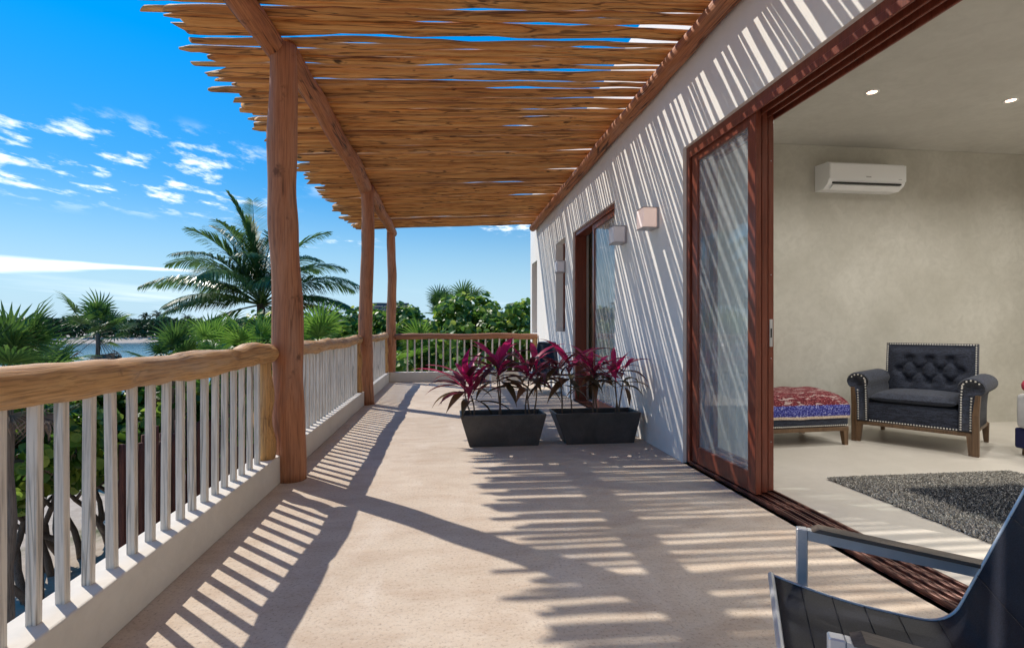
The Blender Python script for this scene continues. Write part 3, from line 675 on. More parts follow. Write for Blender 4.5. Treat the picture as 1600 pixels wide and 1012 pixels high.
# ------------------------------------------------------------------ planters and cordylines
def build_planters():
    def planter(cx0, cx1, bx0, bx1, yf, label):
        p = thing('planter', ((bx0 + bx1) / 2, yf + 0.15, 0.0), label, 'planter', 'dark planters by the wall')
        h = 0.30; yt0, yt1 = yf - 0.035, yf + 0.30; yb0, yb1 = yf, yf + 0.26; t = 0.022; hi = h - 0.045
        B = [(bx0, yb0, 0), (bx1, yb0, 0), (bx1, yb1, 0), (bx0, yb1, 0)]; T = [(cx0, yt0, h), (cx1, yt0, h), (cx1, yt1, h), (cx0, yt1, h)]
        TI = [(cx0 + t, yt0 + t, h), (cx1 - t, yt0 + t, h), (cx1 - t, yt1 - t, h), (cx0 + t, yt1 - t, h)]
        BI = [(cx0 + t + .015, yt0 + t + .004, h - .06), (cx1 - t - .015, yt0 + t + .004, h - .06), (cx1 - t - .015, yt1 - t - .004, h - .06), (cx0 + t + .015, yt1 - t - .004, h - .06)]
        mb = MB(); vs = B + T + TI + BI
        fs = [(3, 2, 1, 0)] + [(i, (i + 1) % 4, 4 + (i + 1) % 4, 4 + i) for i in range(4)] + [(4 + i, 4 + (i + 1) % 4, 8 + (i + 1) % 4, 8 + i) for i in range(4)] + [(8 + i, 8 + (i + 1) % 4, 12 + (i + 1) % 4, 12 + i) for i in range(4)]
        bm = bmesh.new(); bv = [bm.verts.new(v) for v in vs]
        for f in fs: bm.faces.new([bv[i] for i in f])
        e = [x for x in bm.edges if not x.is_boundary]
        bmesh.ops.bevel(bm, geom=e, offset=0.006, segments=2, profile=0.5, affect='EDGES')
        me = bpy.data.meshes.new('pot'); bm.to_mesh(me); bm.free()
        hp('pot', me, 'planter', p)
        sm = MB(); nx, ny = 24, 8
        for i in range(nx + 1):
            for j in range(ny + 1):
                x = cx0 + t + .006 + (cx1 - cx0 - 2 * t - .012) * i / nx; y = yt0 + t + .004 + (yt1 - yt0 - 2 * t - .008) * j / ny
                sm.v.append((x, y, h - 0.055 + 0.02 * noise.noise(Vector((x * 14, y * 14, 0)))))
        for i in range(nx):
            for j in range(ny): k = i * (ny + 1) + j; sm.f.append((k, k + ny + 1, k + ny + 2, k + 1))
        hp('soil', sm.mesh('soil', True), 'soil', p)
    planter(0.115, 0.925, 0.205, 0.850, 4.93, 'dark clay trough planter standing farther from the house wall')
    planter(1.005, 1.845, 1.120, 1.785, 4.93, 'dark clay trough planter standing close against the house wall')
    # cordyline leaf: arching blade along +X, folded along its midrib
    def blade(L, w, e0, droop, seed):
        mb = MB(); n = 9; a = e0; x = z = 0.0
        for k in range(n + 1):
            t = k / n
            ww = w * (0.28 + 0.72 * math.sin(math.pi * min(1, t * 0.95 + 0.05)) ** 0.8) * (1 if t < 0.55 else max(0.03, 1 - ((t - 0.55) / 0.45) ** 1.6)) if t > 0.16 else w * (0.16 + 0.8 * t)
            up = Vector((-math.sin(a), 0, math.cos(a)))
            p = Vector((x, 0.012 * math.sin(seed + 3 * t), z))
            mb.v += [tuple(p + Vector((0, -ww, 0)) + up * ww * 0.35), tuple(p), tuple(p + Vector((0, ww, 0)) + up * ww * 0.35)]
            x += L / n * math.cos(a); z += L / n * math.sin(a); a -= droop / n * (0.4 + 1.2 * t)
        for k in range(n):
            for q in (0, 1): i = k * 3 + q; mb.f.append((i, i + 1, i + 4, i + 3))
        return mb
    kinds = []
    for m_, specs in (('cord_pink', [(0.33, 0.027, 0.80, 0.9), (0.37, 0.023, 0.48, 0.9), (0.28, 0.031, 1.05, 0.7)]),
                      ('cord_dark', [(0.38, 0.024, 0.5, 1.3), (0.36, 0.027, 0.25, 1.2), (0.40, 0.022, 0.75, 1.8)]),
                      ('cord_green', [(0.34, 0.027, 0.1, 1.5), (0.32, 0.025, -0.2, 1.3), (0.3, 0.029, 0.3, 1.9)])):
        l = []
        for j, s in enumerate(specs):
            me = blade(*s, j).mesh('leaf', True); me.materials.append(MAT[m_]); l.append(me)
        kinds.append(l)
    spec = [(738, 0.52, 2, 'pink and bronze cordyline leaning over the planter end farthest from the house', 26, -0.5, 1.15),
            (781, 0.66, 2, 'tallest purple cordyline in the middle of the planter farther from the house', 26, 0.0, 1.1),
            (825, 0.60, 3, 'dark maroon cordyline at the house end of the planter farther from the wall', 24, 0.2, 1.1),
            (886, 0.66, 2, 'magenta cordyline at the open end of the planter against the house wall', 24, -0.1, 1.1),
            (931, 0.60, 2, 'magenta cordyline in the middle of the planter against the house wall', 20, 0.0, 1.0),
            (966, 0.58, 3, 'small dark red cordyline at the wall end of the planter against the house', 20, 0.1, 0.95)]
    for i, (px, hz, nc, lab, nl, lean, ls) in enumerate(spec):
        nl += 6
        rg = random.Random(300 + i); base = gy(px, 640, 5.05); base.z = 0.24
        t = thing('cordyline_plant', base, lab, 'plant', 'cordylines in the two planters')
        tops = []
        for c in range(nc):
            ox = rg.uniform(-0.045, 0.045); oy = rg.uniform(-0.05, 0.05); top = hz - 0.26 + rg.uniform(-0.03, 0.06)
            pts = [(ox + 0.02 * math.sin(3 * k / 8 + c * 2) + (lean * 0.06 + ox * 0.6) * k / 8, oy + 0.012 * math.cos(2 * k / 8 + c), -0.03 + (top + 0.03) * k / 8) for k in range(9)]
            put('cane', smooth_mesh(MB().tube(pts, [0.0085 - 0.0003 * k for k in range(9)], 7, True, 0.2, 20, c), 'cane'), 'cane', t); tops.append(pts[-1])
        for k in range(nl):
            f = k / (nl - 1); tp = tops[k % nc]
            kind = 0 if f > (0.76 if i in (0, 3, 4) else 0.87) else (1 if f > 0.32 else 2)
            if rg.random() < 0.18: kind = rg.randrange(3)
            me = kinds[kind][rg.randrange(3)]
            put('leaf', me, None, t, (tp[0], tp[1], tp[2] - 0.06 + 0.17 * f + rg.uniform(-.02, .02)),
                (rg.uniform(-0.25, 0.25), rg.uniform(-0.25, 0.15), k * 2.399 + rg.uniform(-.3, .3)), 1.1 * ls * rg.uniform(0.8, 1.2))
build_planters()

# ------------------------------------------------------------------ wall lamps
def build_wall_lamps():
    for i, (px, lab, lit) in enumerate(((1030, 'opal box wall lamp glowing warm, beside the near sliding door', 1),
                                        (980, 'unlit opal box wall lamp beside the farther sliding door', 0),
                                        (884, 'unlit opal box wall lamp between the farther door and the narrow window', 0))):
        y = gx(px, 340, WX).y; zc = 2.115; w = 0.19; p = 0.15
        t = thing('wall_lamp', (WX, y + w / 2, zc), lab, 'lamp', 'box lamps along the house wall')
        hp('back_plate', MB().rbox(WX - 0.018, WX + 0.001, y, y + w, zc - 0.095, zc + 0.095, 0.003, 1), 'lamp_metal', t)
        hp('shade', MB().rbox(WX - p, WX - 0.0185, y + 0.004, y + w - 0.004, zc - 0.088, zc + 0.088, 0.012, 3), 'lamp_glass_lit' if lit else 'lamp_glass', t)
        for z in (zc - 0.094, zc + 0.088): hp('rim', MB().rbox(WX - p - 0.003, WX - 0.018, y + 0.001, y + w - 0.001, z, z + 0.006, 0.002, 1), 'lamp_metal', t)
build_wall_lamps()

# ------------------------------------------------------------------ room: air conditioner, downlights
def build_room():
    Y1 = 5.499
    a, b = gy(1292, 265, 5.27), gy(1416, 290, 5.27); x0, x1 = a.x + 0.03, b.x; zt, zb = gy(1350, 254, 5.27).z, gy(1350, 294, 5.27).z
    t = thing('air_conditioner', ((x0 + x1) / 2, Y1, zb), 'white split air conditioner high on the room wall', 'air conditioner')
    prof = [(Y1, zb), (Y1 - 0.13, zb - 0.0), (Y1 - 0.20, zb + 0.045), (Y1 - 0.225, zb + 0.10), (Y1 - 0.225, zt - 0.03), (Y1 - 0.20, zt), (Y1, zt + 0.012)]
    hp('body', MB().prism([(x0, y, z) for y, z in prof], [(x1, y, z) for y, z in prof]), 'white_plastic', t)
    hp('front_panel', MB().rbox(x0 + 0.004, x1 - 0.004, Y1 - 0.237, Y1 - 0.2245, zb + 0.082, zt - 0.02, 0.004, 2), 'white_plastic', t)
    hp('louvre', MB().prism([(x0 + .06, Y1 - 0.215, zb + 0.030), (x0 + .06, Y1 - 0.145, zb - 0.008), (x0 + .06, Y1 - 0.14, zb - 0.002), (x0 + .06, Y1 - 0.21, zb + 0.036)],
                            [(x1 - .06, Y1 - 0.215, zb + 0.030), (x1 - .06, Y1 - 0.145, zb - 0.008), (x1 - .06, Y1 - 0.14, zb - 0.002), (x1 - .06, Y1 - 0.21, zb + 0.036)]), 'white_plastic', t)
    hp('air_slot', MB().box(x0 + .05, x1 - .05, Y1 - 0.222, Y1 - 0.16, zb + 0.046, zb + 0.062), 'black_gap', t)
    hp('badge', MB().box((x0 + x1) / 2 - 0.03, (x0 + x1) / 2 + 0.03, Y1 - 0.2385, Y1 - 0.236, zb + 0.115, zb + 0.128), 'outlet', t)
    hp('indicator', MB().box(x1 - 0.10, x1 - 0.06, Y1 - 0.2385, Y1 - 0.236, zb + 0.10, zb + 0.106), 'outlet', t)
    # downlights: two in view, unseen rest of the grid added to brighten the room
    for j, y in enumerate((4.2, 2.5, 0.8, -0.9)):
        for i, x in enumerate((3.66, 5.03, 6.40)):
            if j == 0 and i < 2: lab = ('lit recessed downlight in the plaster ceiling nearer the sliding door', 'lit recessed downlight in the plaster ceiling deeper in the room')[i]
            else: lab = 'added unseen downlight brightening the rest of the room'
            t = thing('downlight', (x, y, 3.15), lab, 'downlight', 'added unseen downlights over the rest of the room' if not (j == 0 and i < 2) else 'downlights in the ceiling')
            ring = MB(); n = 24
            for k in range(n):
                c, s = math.cos(2 * math.pi * k / n), math.sin(2 * math.pi * k / n)
                ring.v += [(.055 * c, .055 * s, 0.001), (.055 * c, .055 * s, -0.006), (.040 * c, .040 * s, -0.006), (.036 * c, .036 * s, 0.0015)]
            for k in range(n):
                for q in range(3): a_ = k * 4 + q; b_ = ((k + 1) % n) * 4 + q; ring.f.append((a_, a_ + 1, b_ + 1, b_))
            put('trim_ring', ring.mesh('trim_ring', True), 'white_plastic', t)
            d = MB(); d.v = [(.0365 * math.cos(2 * math.pi * k / n), .0365 * math.sin(2 * math.pi * k / n), -0.001) for k in range(n)]; d.f = [tuple(reversed(range(n)))]
            put('bulb', d, 'bulb', t)
            l = bpy.data.lights.new('downlight_beam', 'SPOT'); l.energy = DOWN_W; l.spot_size = R(150); l.spot_blend = 1.0; l.shadow_soft_size = 0.035; l.color = (1.0, 0.965, 0.90)
            lo = bpy.data.objects.new('downlight_beam', l); COL.objects.link(lo); lo.parent = t; lo.location = (0, 0, -0.02)
DOWN_W = 41.0
build_room()

# ------------------------------------------------------------------ armchair, ottoman, sofa
def nails(pts, r=0.0078):
    mb = MB()
    for p, nrm in pts:
        p = Vector(p); nrm = Vector(nrm).normalized(); a = nrm.orthogonal().normalized(); b = nrm.cross(a); vs = []
        for ring, (h, q) in enumerate(((0.0, 1.0), (0.55, 0.75))):
            for k in range(6): th = k * math.pi / 3; vs.append(p + (a * math.cos(th) + b * math.sin(th)) * r * q + nrm * r * h)
        vs.append(p + nrm * r * 0.8)
        mb.add(vs, [(k, (k + 1) % 6, 6 + (k + 1) % 6, 6 + k) for k in range(6)] + [(6 + k, 6 + (k + 1) % 6, 12) for k in range(6)])
    return mb
def line(a, b, step, nrm, inc=True):
    a, b = Vector(a), Vector(b); n = max(1, int((b - a).length / step)); return [(a.lerp(b, k / n), nrm) for k in range(n + 1)]
def leg(mb, x, y, z0, z1, w0, w1, dx=0.0, dy=0.0):
    def q(cx, cy, w, z): return [(cx - w, cy - w, z), (cx + w, cy - w, z), (cx + w, cy + w, z), (cx - w, cy + w, z)]
    return mb.prism(q(x + dx, y + dy, w0, z0), q(x, y, w1, z1))
def build_armchair():
    fl, fr, br = gz(1338.6, 689), gz(1520, 714), gz(1543.6, 690.7)
    ax = (fr - fl); ang = math.atan2(ax.y, ax.x); mid = (fl + br) / 2
    W, D = 0.445, 0.44
    t = thing('armchair', (mid.x, mid.y, 0.004), 'charcoal tweed armchair with tufted back, rolled arms and nailhead trim', 'armchair', None, ang)
    # local frame: front -Y, width +-X
    for sx in (-1, 1):
        for sy in (-1, 1):
            put('leg', leg(MB(), sx * (W - .03), sy * (D - .03), 0, 0.19, 0.017, 0.028, 0.006 * sx, 0.012 * sy), 'oak', t)
    put('base_rail', MB().rbox(-W + .01, W - .01, -D + .005, D - .01, 0.165, 0.20, 0.005, 1), 'oak', t)
    put('seat_base', MB().rbox(-W + .10, W - .10, -D + .012, D - .05, 0.20, 0.385, 0.02, 3).mesh('seat_base', True), 'tweed', t)
    # seat cushion, crowned
    mb = MB(); nx, ny = 20, 16; x0, x1, y0, y1 = -W + .115, W - .115, -D - .002, D - .16
    for side, sgn in ((0, 1), (1, -1)):
        for i in range(nx + 1):
            for j in range(ny + 1):
                u, v = 2 * i / nx - 1, 2 * j / ny - 1; e = (1 - u ** 6) ** 0.5 * (1 - v ** 6) ** 0.5
                mb.v.append((x0 + (x1 - x0) * i / nx, y0 + (y1 - y0) * j / ny, 0.435 + sgn * (0.045 * e ** 0.7) + (0.024 * (1 - u * u) * (1 - v * v) if sgn > 0 else 0)))
    o_ = (nx + 1) * (ny + 1)
    for i in range(nx):
        for j in range(ny):
            k = i * (ny + 1) + j; mb.f.append((k, k + ny + 1, k + ny + 2, k + 1)); mb.f.append((o_ + k, o_ + k + 1, o_ + k + ny + 2, o_ + k + ny + 1))
    put('seat_cushion', mb.mesh('seat_cushion', True), 'tweed', t)
    pip = [(x0 + .01, y0 + .004, .435), (x1 - .01, y0 + .004, .435), (x1 - .004, y1, .435)]
    put('piping', MB().tube(pip, 0.006, 6), 'tweed', t)
    # tufted back
    bx, bz0, bz1 = W - 0.075, 0.40, 0.945; nx, nzz = 56, 40; rec = 0.14
    btn = []
    for r, z in enumerate((0.56, 0.67, 0.78)):
        n = 4 if r % 2 else 3
        for k in range(n): btn.append(((k - (n - 1) / 2) * 0.165, z))
    segs = [(p, q) for p in btn for q in btn if p < q and 0.06 < math.hypot(p[0] - q[0], p[1] - q[1]) < 0.145]
    def depth(x, z):
        u = abs(x) / bx; d = 0.0
        inside = (1 - sstep(0.72, 0.98, u)) * (1 - sstep(0.84, 0.91, z)) * sstep(0.36, 0.5, z)
        dd = 1e9; 
        for p in btn: d = max(d, 0.066 * math.exp(-(math.hypot(x - p[0], z - p[1]) / 0.032) ** 2))
        for p, q in segs:
            vx, vz = q[0] - p[0], q[1] - p[1]; tt = min(1, max(0, ((x - p[0]) * vx + (z - p[1]) * vz) / (vx * vx + vz * vz)))
            d = max(d, 0.036 * math.exp(-(math.hypot(x - p[0] - tt * vx, z - p[1] - tt * vz) / 0.014) ** 2))
        return 0.028 * inside - d * inside
    mb = MB(); yb = D - 0.155
    for i in range(nx + 1):
        for j in range(nzz + 1):
            x = -bx + 2 * bx * i / nx; z = bz0 + (bz1 - bz0) * j / nzz
            mb.v.append((x, yb + (z - bz0) * rec - depth(x, z), z))
    for i in range(nx):
        for j in range(nzz): k = i * (nzz + 1) + j; mb.f.append((k, k + nzz + 1, k + nzz + 2, k + 1))
    back = put('backrest', mb.mesh('backrest', True), 'tweed', t)
    dz = (bz1 - bz0) * rec
    put('back_shell', MB().prism([(-bx, yb, bz0 - .16), (bx, yb, bz0 - .16), (bx, yb + .09, bz0 - .16), (-bx, yb + .09, bz0 - .16)],
                                 [(-bx, yb + dz + .001, bz1), (bx, yb + dz + .001, bz1), (bx, yb + dz + .075, bz1 - .004), (-bx, yb + dz + .075, bz1 - .004)]), 'tweed', t)
    for p in btn:
        put('button', MB().rbox(-.012, .012, -.006, .006, -.012, .012, 0.005, 2).mesh('button', True), 'tweed', back, (p[0], yb + (p[1] - bz0) * rec - depth(*p) - 0.004, p[1]))
    # rolled arms
    for sx in (-1, 1):
        prof = [(0.335, 0.20), (0.435, 0.20), (0.437, 0.36), (0.445, 0.47), (0.462, 0.53)]
        cx, cz, rr_ = 0.425, 0.585, 0.085
        for k in range(15):
            th = -0.75 + k * (math.pi + 1.35) / 14; prof.append((cx + rr_ * 1.12 * math.cos(th), cz + rr_ * math.sin(th)))
        prof.append((0.338, 0.50))
        def ring(y, s=1.0): return [(sx * (0.39 + (x - 0.39) * s), y, 0.42 + (z - 0.42) * s) for x, z in prof]
        mb = MB(); ys = [(-D + .0, 0.955), (-D + .006, 0.985), (-D + .02, 1.0), (D - .18, 1.0), (D - 0.10, 0.97)]; n = len(prof)
        for y, s in ys: mb.v += ring(y, s)
        for r in range(len(ys) - 1):
            for k in range(n): mb.f.append((r * n + k, r * n + (k + 1) % n, (r + 1) * n + (k + 1) % n, (r + 1) * n + k))
        mb.f.append(tuple(range(n))); mb.f.append(tuple(range((len(ys) - 1) * n, len(ys) * n)))
        arm = put('arm', mb.mesh('arm', True), 'tweed', t)
        npts = []; y = -D - 0.0005; s_ = 0.80
        path = [(sx * 0.352, 0.22), (sx * 0.356, 0.50), (sx * 0.362, 0.60)] + [(sx * (cx + 0.062 * math.cos(th)), cz + 0.062 * math.sin(th)) for th in [math.pi - k * 0.5 for k in range(7)]]
        path2 = [(sx * 0.418, 0.22), (sx * 0.420, 0.40), (sx * 0.425, 0.52)]
        for P in (path, path2):
            for a, b in zip(P[:-1], P[1:]): npts += line((a[0], y, a[1]), (b[0], y, b[1]), 0.021, (0, -1, 0))[:-1]
        put('nailhead_trim', nails(npts), 'nail', arm)['kind'] = 'stuff'
        # wooden stile on the outer front of the arm
        xs = sx * 0.452
        put('arm_stile', MB().prism([(xs - .022, -D - .012, 0.0), (xs + .022, -D - .012, 0.0), (xs + .022, -D + .04, 0.0), (xs - .022, -D + .04, 0.0)],
                                    [(xs - .022, -D - .014, 0.355), (xs + .022, -D - .014, 0.355), (xs + .022, -D + .045, 0.355), (xs - .022, -D + .045, 0.355)]), 'oak', t)
        put('arm_stile', MB().prism([(xs - .022, -D - .0135, 0.3555), (xs + .022, -D - .0135, 0.3555), (xs + .022, -D + .045, 0.3555), (xs - .022, -D + .045, 0.3555)],
                                    [(xs - .015 + sx * .014, -D - .010, 0.52), (xs + .018 + sx * .014, -D - .010, 0.52), (xs + .018 + sx * .014, -D + .045, 0.53), (xs - .015 + sx * .014, -D + .045, 0.53)]), 'oak', t)
    npts = line((-W + .10, -D + .008, 0.213), (W - .10, -D + .008, 0.213), 0.021, (0, -1, 0))
    put('nailhead_trim', nails(npts), 'nail', t)['kind'] = 'stuff'
    e = 0.012; yt = lambda z: yb + (z - bz0) * rec - 0.001
    npts = line((-bx + e, yt(.52), .52), (-bx + e, yt(bz1 - e), bz1 - e), 0.021, (0, -1, .1)) + line((-bx + e, yt(bz1 - e), bz1 - e), (bx - e, yt(bz1 - e), bz1 - e), 0.021, (0, -1, .1)) + line((bx - e, yt(bz1 - e), bz1 - e), (bx - e, yt(.52), .52), 0.021, (0, -1, .1))
    put('nailhead_trim', nails(npts), 'nail', back)['kind'] = 'stuff'
build_armchair()

def build_ottoman():
    c = gz(1324, 697); ang = R(4)
    W, D = 0.44, 0.31
    t = thing('ottoman', (c.x - W * math.cos(ang) + 0.03, c.y + D + 0.0, 0.004), 'low charcoal tweed ottoman with wooden legs and nailhead trim', 'ottoman', None, ang)
    for sx in (-1, 1):
        for sy in (-1, 1): put('leg', leg(MB(), sx * (W - .035), sy * (D - .035), 0, 0.17, 0.018, 0.028, 0.01 * sx, 0.006 * sy), 'oak', t)
    put('base_rail', MB().rbox(-W + .004, W - .004, -D + .004, D - .004, 0.135, 0.175, 0.005, 1), 'oak', t)
    body = put('body', MB().rbox(-W, W, -D, D, 0.175, 0.40, 0.035, 3).mesh('body', True), 'tweed', t)
    put('nailhead_trim', nails(line((-W + .03, -D, .192), (W - .03, -D, .192), 0.021, (0, -1, 0)) + line((W, -D + .03, .192), (W, D - .03, .192), 0.021, (1, 0, 0))), 'nail', body)['kind'] = 'stuff'
    # blanket: folded over the top and hanging down the front
    b = tag(bpy.data.objects.new('blanket', bpy.data.meshes.new('blanket')), 'embroidered red and blue blanket with cream hem draped over the ottoman', 'blanket'); COL.objects.link(b)
    prof = [(-D - .012, 0.272, 1.0), (-D - .014, 0.292, .92), (-D - .016, 0.322, .80), (-D - .016, 0.355, .68), (-D - .010, 0.385, .60), (-D + .02, 0.415, .52), (-D + .07, 0.440, .45), (-D + .15, 0.465, .35), (-.05, 0.478, .2), (.08, 0.475, .1), (D - .12, 0.455, .0), (D - .04, .425, .0), (D + .012, 0.395, .0), (D + .014, 0.30, .0)]
    nx = 40; vs = []; fs = []; uvs = []; th = 0.012; P = len(prof)
    for layer in (0, 1):
        for i in range(nx + 1):
            s = i / nx; x = -W - 0.005 + (2 * W - 0.01) * s
            edge = sstep(0, 0.12, s) * (1 - sstep(0.85, 1.0, s))
            for j, (y, z, v) in enumerate(prof):
                w = noise.noise(Vector((x * 6, y * 6, 3))) * 0.014
                bul = 0.035 * edge * (1 if z > 0.41 else 0.25)
                zz = z + (bul + w if z > 0.40 else 0) + (0.012 * noise.noise(Vector((x * 5, 2, 2))) if j < 2 else 0)
                yy = y - (0.010 * abs(noise.noise(Vector((x * 9, z * 3, 8)))) + 0.004 if z <= 0.40 and y < 0 else 0) - th * 0
                vs.append((x, yy, zz + (th if layer == 0 else 0) - 0.012)); uvs.append((s, v))
    o_ = (nx + 1) * P
    for i in range(nx):
        for j in range(P - 1):
            k = i * P + j; fs.append((k, k + P, k + P + 1, k + 1)); fs.append((o_ + k, o_ + k + 1, o_ + k + P + 1, o_ + k + P))
    for i in range(nx):
        for j in (0, P - 1): k = i * P + j; fs.append((k, k + P, o_ + k + P, o_ + k))
    for j in range(P - 1):
        for i in (0, nx): k = i * P + j; fs.append((k, k + 1, o_ + k + 1, o_ + k))
    me = b.data; me.from_pydata(vs, [], fs); uvl = me.uv_layers.new(name='UVMap')
    for lp in me.loops: uvl.data[lp.index].uv = uvs[lp.vertex_index]
    me.polygons.foreach_set('use_smooth', [True] * len(me.polygons)); me.materials.append(MAT['blanket'])
    b.location = t.location; b.rotation_euler = (0, 0, ang)
build_ottoman()

def build_sofa():
    p = gz(1594, 712); L = 1.5
    t = thing('sofa', (p.x, p.y, 0.004), 'navy sofa with white seat cushions at the room side, mostly out of view', 'sofa')
    x0, y1 = p.x, p.y + 0.05; y0 = y1 - 1.9; x1 = x0 + 0.85
    for xx in (x0 + .06, x1 - .06):
        for yy in (y0 + .06, y1 - .06): hp('leg', MB().rbox(xx - .025, xx + .025, yy - .025, yy + .025, 0.0, 0.07, .003, 1), 'oak', t)
    hp('base', MB().rbox(x0, x1, y0, y1, 0.065, 0.24, .015, 2), 'dark_blue', t)
    for k in range(2):
        a = y0 + .01 + k * 0.94; hp('seat_cushion', MB().rbox(x0 - .02, x1 - 0.2, a, a + 0.93, 0.24, 0.54, 0.04, 3).mesh('seat_cushion', True), 'white_cloth', t)
    hp('backrest', MB().rbox(x1 - 0.2, x1, y0, y1, 0.24, 0.85, 0.03, 2).mesh('backrest', True), 'white_cloth', t)
    o = put('throw_pillow', MB().rbox(-.19, .19, -.19, .19, -.06, .06, 0.055, 3).mesh('throw_pillow', True), 'pink_cloth', None, (x0 + 0.15, y1 - 0.24, 0.595), (0.1, 0.05, 0.2))
    tag(o, 'pink throw pillow lying on the white sofa cushion', 'pillow')
build_sofa()

def build_rug():
    rg = random.Random(8); x0, x1, y0, y1 = 2.74, 4.25, 0.9, 3.55
    r = thing('rug', ((x0 + x1) / 2, (y0 + y1) / 2, 0.004), 'shaggy grey rug with darker middle on the room floor', 'rug')
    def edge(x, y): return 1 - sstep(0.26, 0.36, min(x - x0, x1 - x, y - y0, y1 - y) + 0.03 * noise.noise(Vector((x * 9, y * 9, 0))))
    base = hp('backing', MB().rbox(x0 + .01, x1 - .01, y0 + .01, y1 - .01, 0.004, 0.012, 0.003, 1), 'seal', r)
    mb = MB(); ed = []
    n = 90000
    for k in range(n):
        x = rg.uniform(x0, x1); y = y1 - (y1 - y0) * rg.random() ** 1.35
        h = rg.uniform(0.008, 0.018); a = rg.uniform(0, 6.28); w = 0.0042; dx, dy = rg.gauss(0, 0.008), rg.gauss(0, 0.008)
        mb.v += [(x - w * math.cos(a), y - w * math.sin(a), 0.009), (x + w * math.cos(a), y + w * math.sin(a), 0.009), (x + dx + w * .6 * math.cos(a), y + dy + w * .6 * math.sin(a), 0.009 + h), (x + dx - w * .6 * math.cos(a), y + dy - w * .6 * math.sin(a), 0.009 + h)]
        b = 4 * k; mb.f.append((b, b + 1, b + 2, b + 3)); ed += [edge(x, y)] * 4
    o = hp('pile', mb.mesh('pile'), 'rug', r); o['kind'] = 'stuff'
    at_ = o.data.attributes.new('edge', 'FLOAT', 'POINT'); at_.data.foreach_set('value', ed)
build_rug()

# ------------------------------------------------------------------ sling lounge chairs
def build_lounge():
    t = thing('lounge_chair', (0, 0, 0), 'low black sling lounge chair in the foreground beside the door track', 'chair', 'sling lounge chairs on the terrace')
    W = 0.285
    prof = []                                             # (y, z): front lip, seat, bend, back
    for k in range(10): u = k / 9; prof.append((-0.335 + 0.36 * u, 0.352 - 0.055 * u - 0.012 * math.sin(math.pi * u)))
    c = (0.045, 0.385); rr_ = 0.088
    for k in range(1, 9): th = -1.75 + k * (1.75 - 0.32) / 8; prof.append((c[0] + rr_ * math.cos(th) + .0, c[1] + rr_ * math.sin(th)))
    y, z = prof[-1]
    for k in range(1, 13): prof.append((y + 0.205 * k / 12, z + 0.50 * k / 12))
    def off(d):
        q = []
        for i, p in enumerate(prof):
            a, b = prof[max(0, i - 1)], prof[min(len(prof) - 1, i + 1)]; tx, tz = b[0] - a[0], b[1] - a[1]; l = math.hypot(tx, tz); q.append((p[0] + tz / l * d, p[1] - tx / l * d))
        return q
    mb = MB(); n = len(prof); nx = 12; lo = off(0.005)
    for s in (prof, lo):
        for i in range(nx + 1):
            u = 2 * i / nx - 1
            for (yy, zz) in s: mb.v.append((u * (W - .004), yy, zz - 0.012 * (1 - u * u)))
    o_ = (nx + 1) * n
    for i in range(nx):
        for j in range(n - 1): k = i * n + j; mb.f.append((k, k + 1, k + n + 1, k + n)); mb.f.append((o_ + k, o_ + k + n, o_ + k + n + 1, o_ + k + 1))
    for j in (0, n - 1):
        for i in range(nx): k = i * n + j; mb.f.append((k, k + n, o_ + k + n, o_ + k))
    sl = put('sling', mb.mesh('sling', True), 'sling', t)
    for j in (2, 4, 6, 8, 12, 19, 23, 27):               # stitched seams across the sling
        p = prof[j]; q = off(-0.0022)[j]
        put('seam', MB().tube([(u * (W - .006), q[0], q[1] - 0.012 * (1 - u * u)) for u in [k / 6 - 1 for k in range(13)]], 0.0009, 5), 'sling', sl)
    for sx in (-1, 1):
        put('side_rail', MB().tube([(sx * W, a, b) for a, b in prof], 0.005, 8).mesh('side_rail', True), 'alu', t)
        # sled frame: front post, floor runner, rear post; flat arm with a wooden top
        xo = sx * (W + 0.022); w = 0.014
        put('leg', MB().rbox(xo - w, xo + w, -0.265, -0.235, 0.0, 0.50, 0.003, 1), 'alu', t)
        put('runner', MB().rbox(xo - w + .001, xo + w - .001, -0.2345, 0.30, 0.0, 0.028, 0.003, 1), 'alu', t)
        put('leg', MB().prism([(xo - w, 0.27, .0), (xo + w, 0.27, .0), (xo + w, 0.30, .0), (xo - w, 0.30, .0)], [(xo - w, 0.17, .45), (xo + w, 0.17, .45), (xo + w, 0.20, .45), (xo - w, 0.20, .45)]), 'alu', t)
        arm = put('arm', MB().prism([(xo - w, -0.2345, .468), (xo + w, -0.2345, .468), (xo + w, 0.235, .424), (xo - w, 0.235, .424)], [(xo - w, -0.2345, .498), (xo + w, -0.2345, .498), (xo + w, 0.235, .453), (xo - w, 0.235, .453)]), 'alu', t)
        put('arm_top', MB().prism([(xo - w - .012, -0.225, .4985), (xo + w + .012, -0.225, .4985), (xo + w + .012, 0.23, .4545), (xo - w - .012, 0.23, .4545)], [(xo - w - .010, -0.205, .508), (xo + w + .010, -0.205, .508), (xo + w + .010, 0.23, .464), (xo - w - .010, 0.23, .464)]), 'arm_wood', arm)
    put('cross_bar', MB().tube([(-W, prof[0][0], prof[0][1]), (W, prof[0][0], prof[0][1])], 0.009, 8), 'alu', t)
    put('cross_bar', MB().tube([(-W, prof[-1][0], prof[-1][1]), (W, prof[-1][0], prof[-1][1])], 0.009, 8), 'alu', t)
    for y, z in ((-0.25, 0.30), (0.285, 0.06)): put('cross_bar', MB().tube([(-W - .022, y, z), (W + .022, y, z)], 0.010, 8), 'alu', t)
    return t
lounge = build_lounge()
lounge.location = (1.125, 1.095, 0.0); lounge.rotation_euler = (0, 0, R(-120))
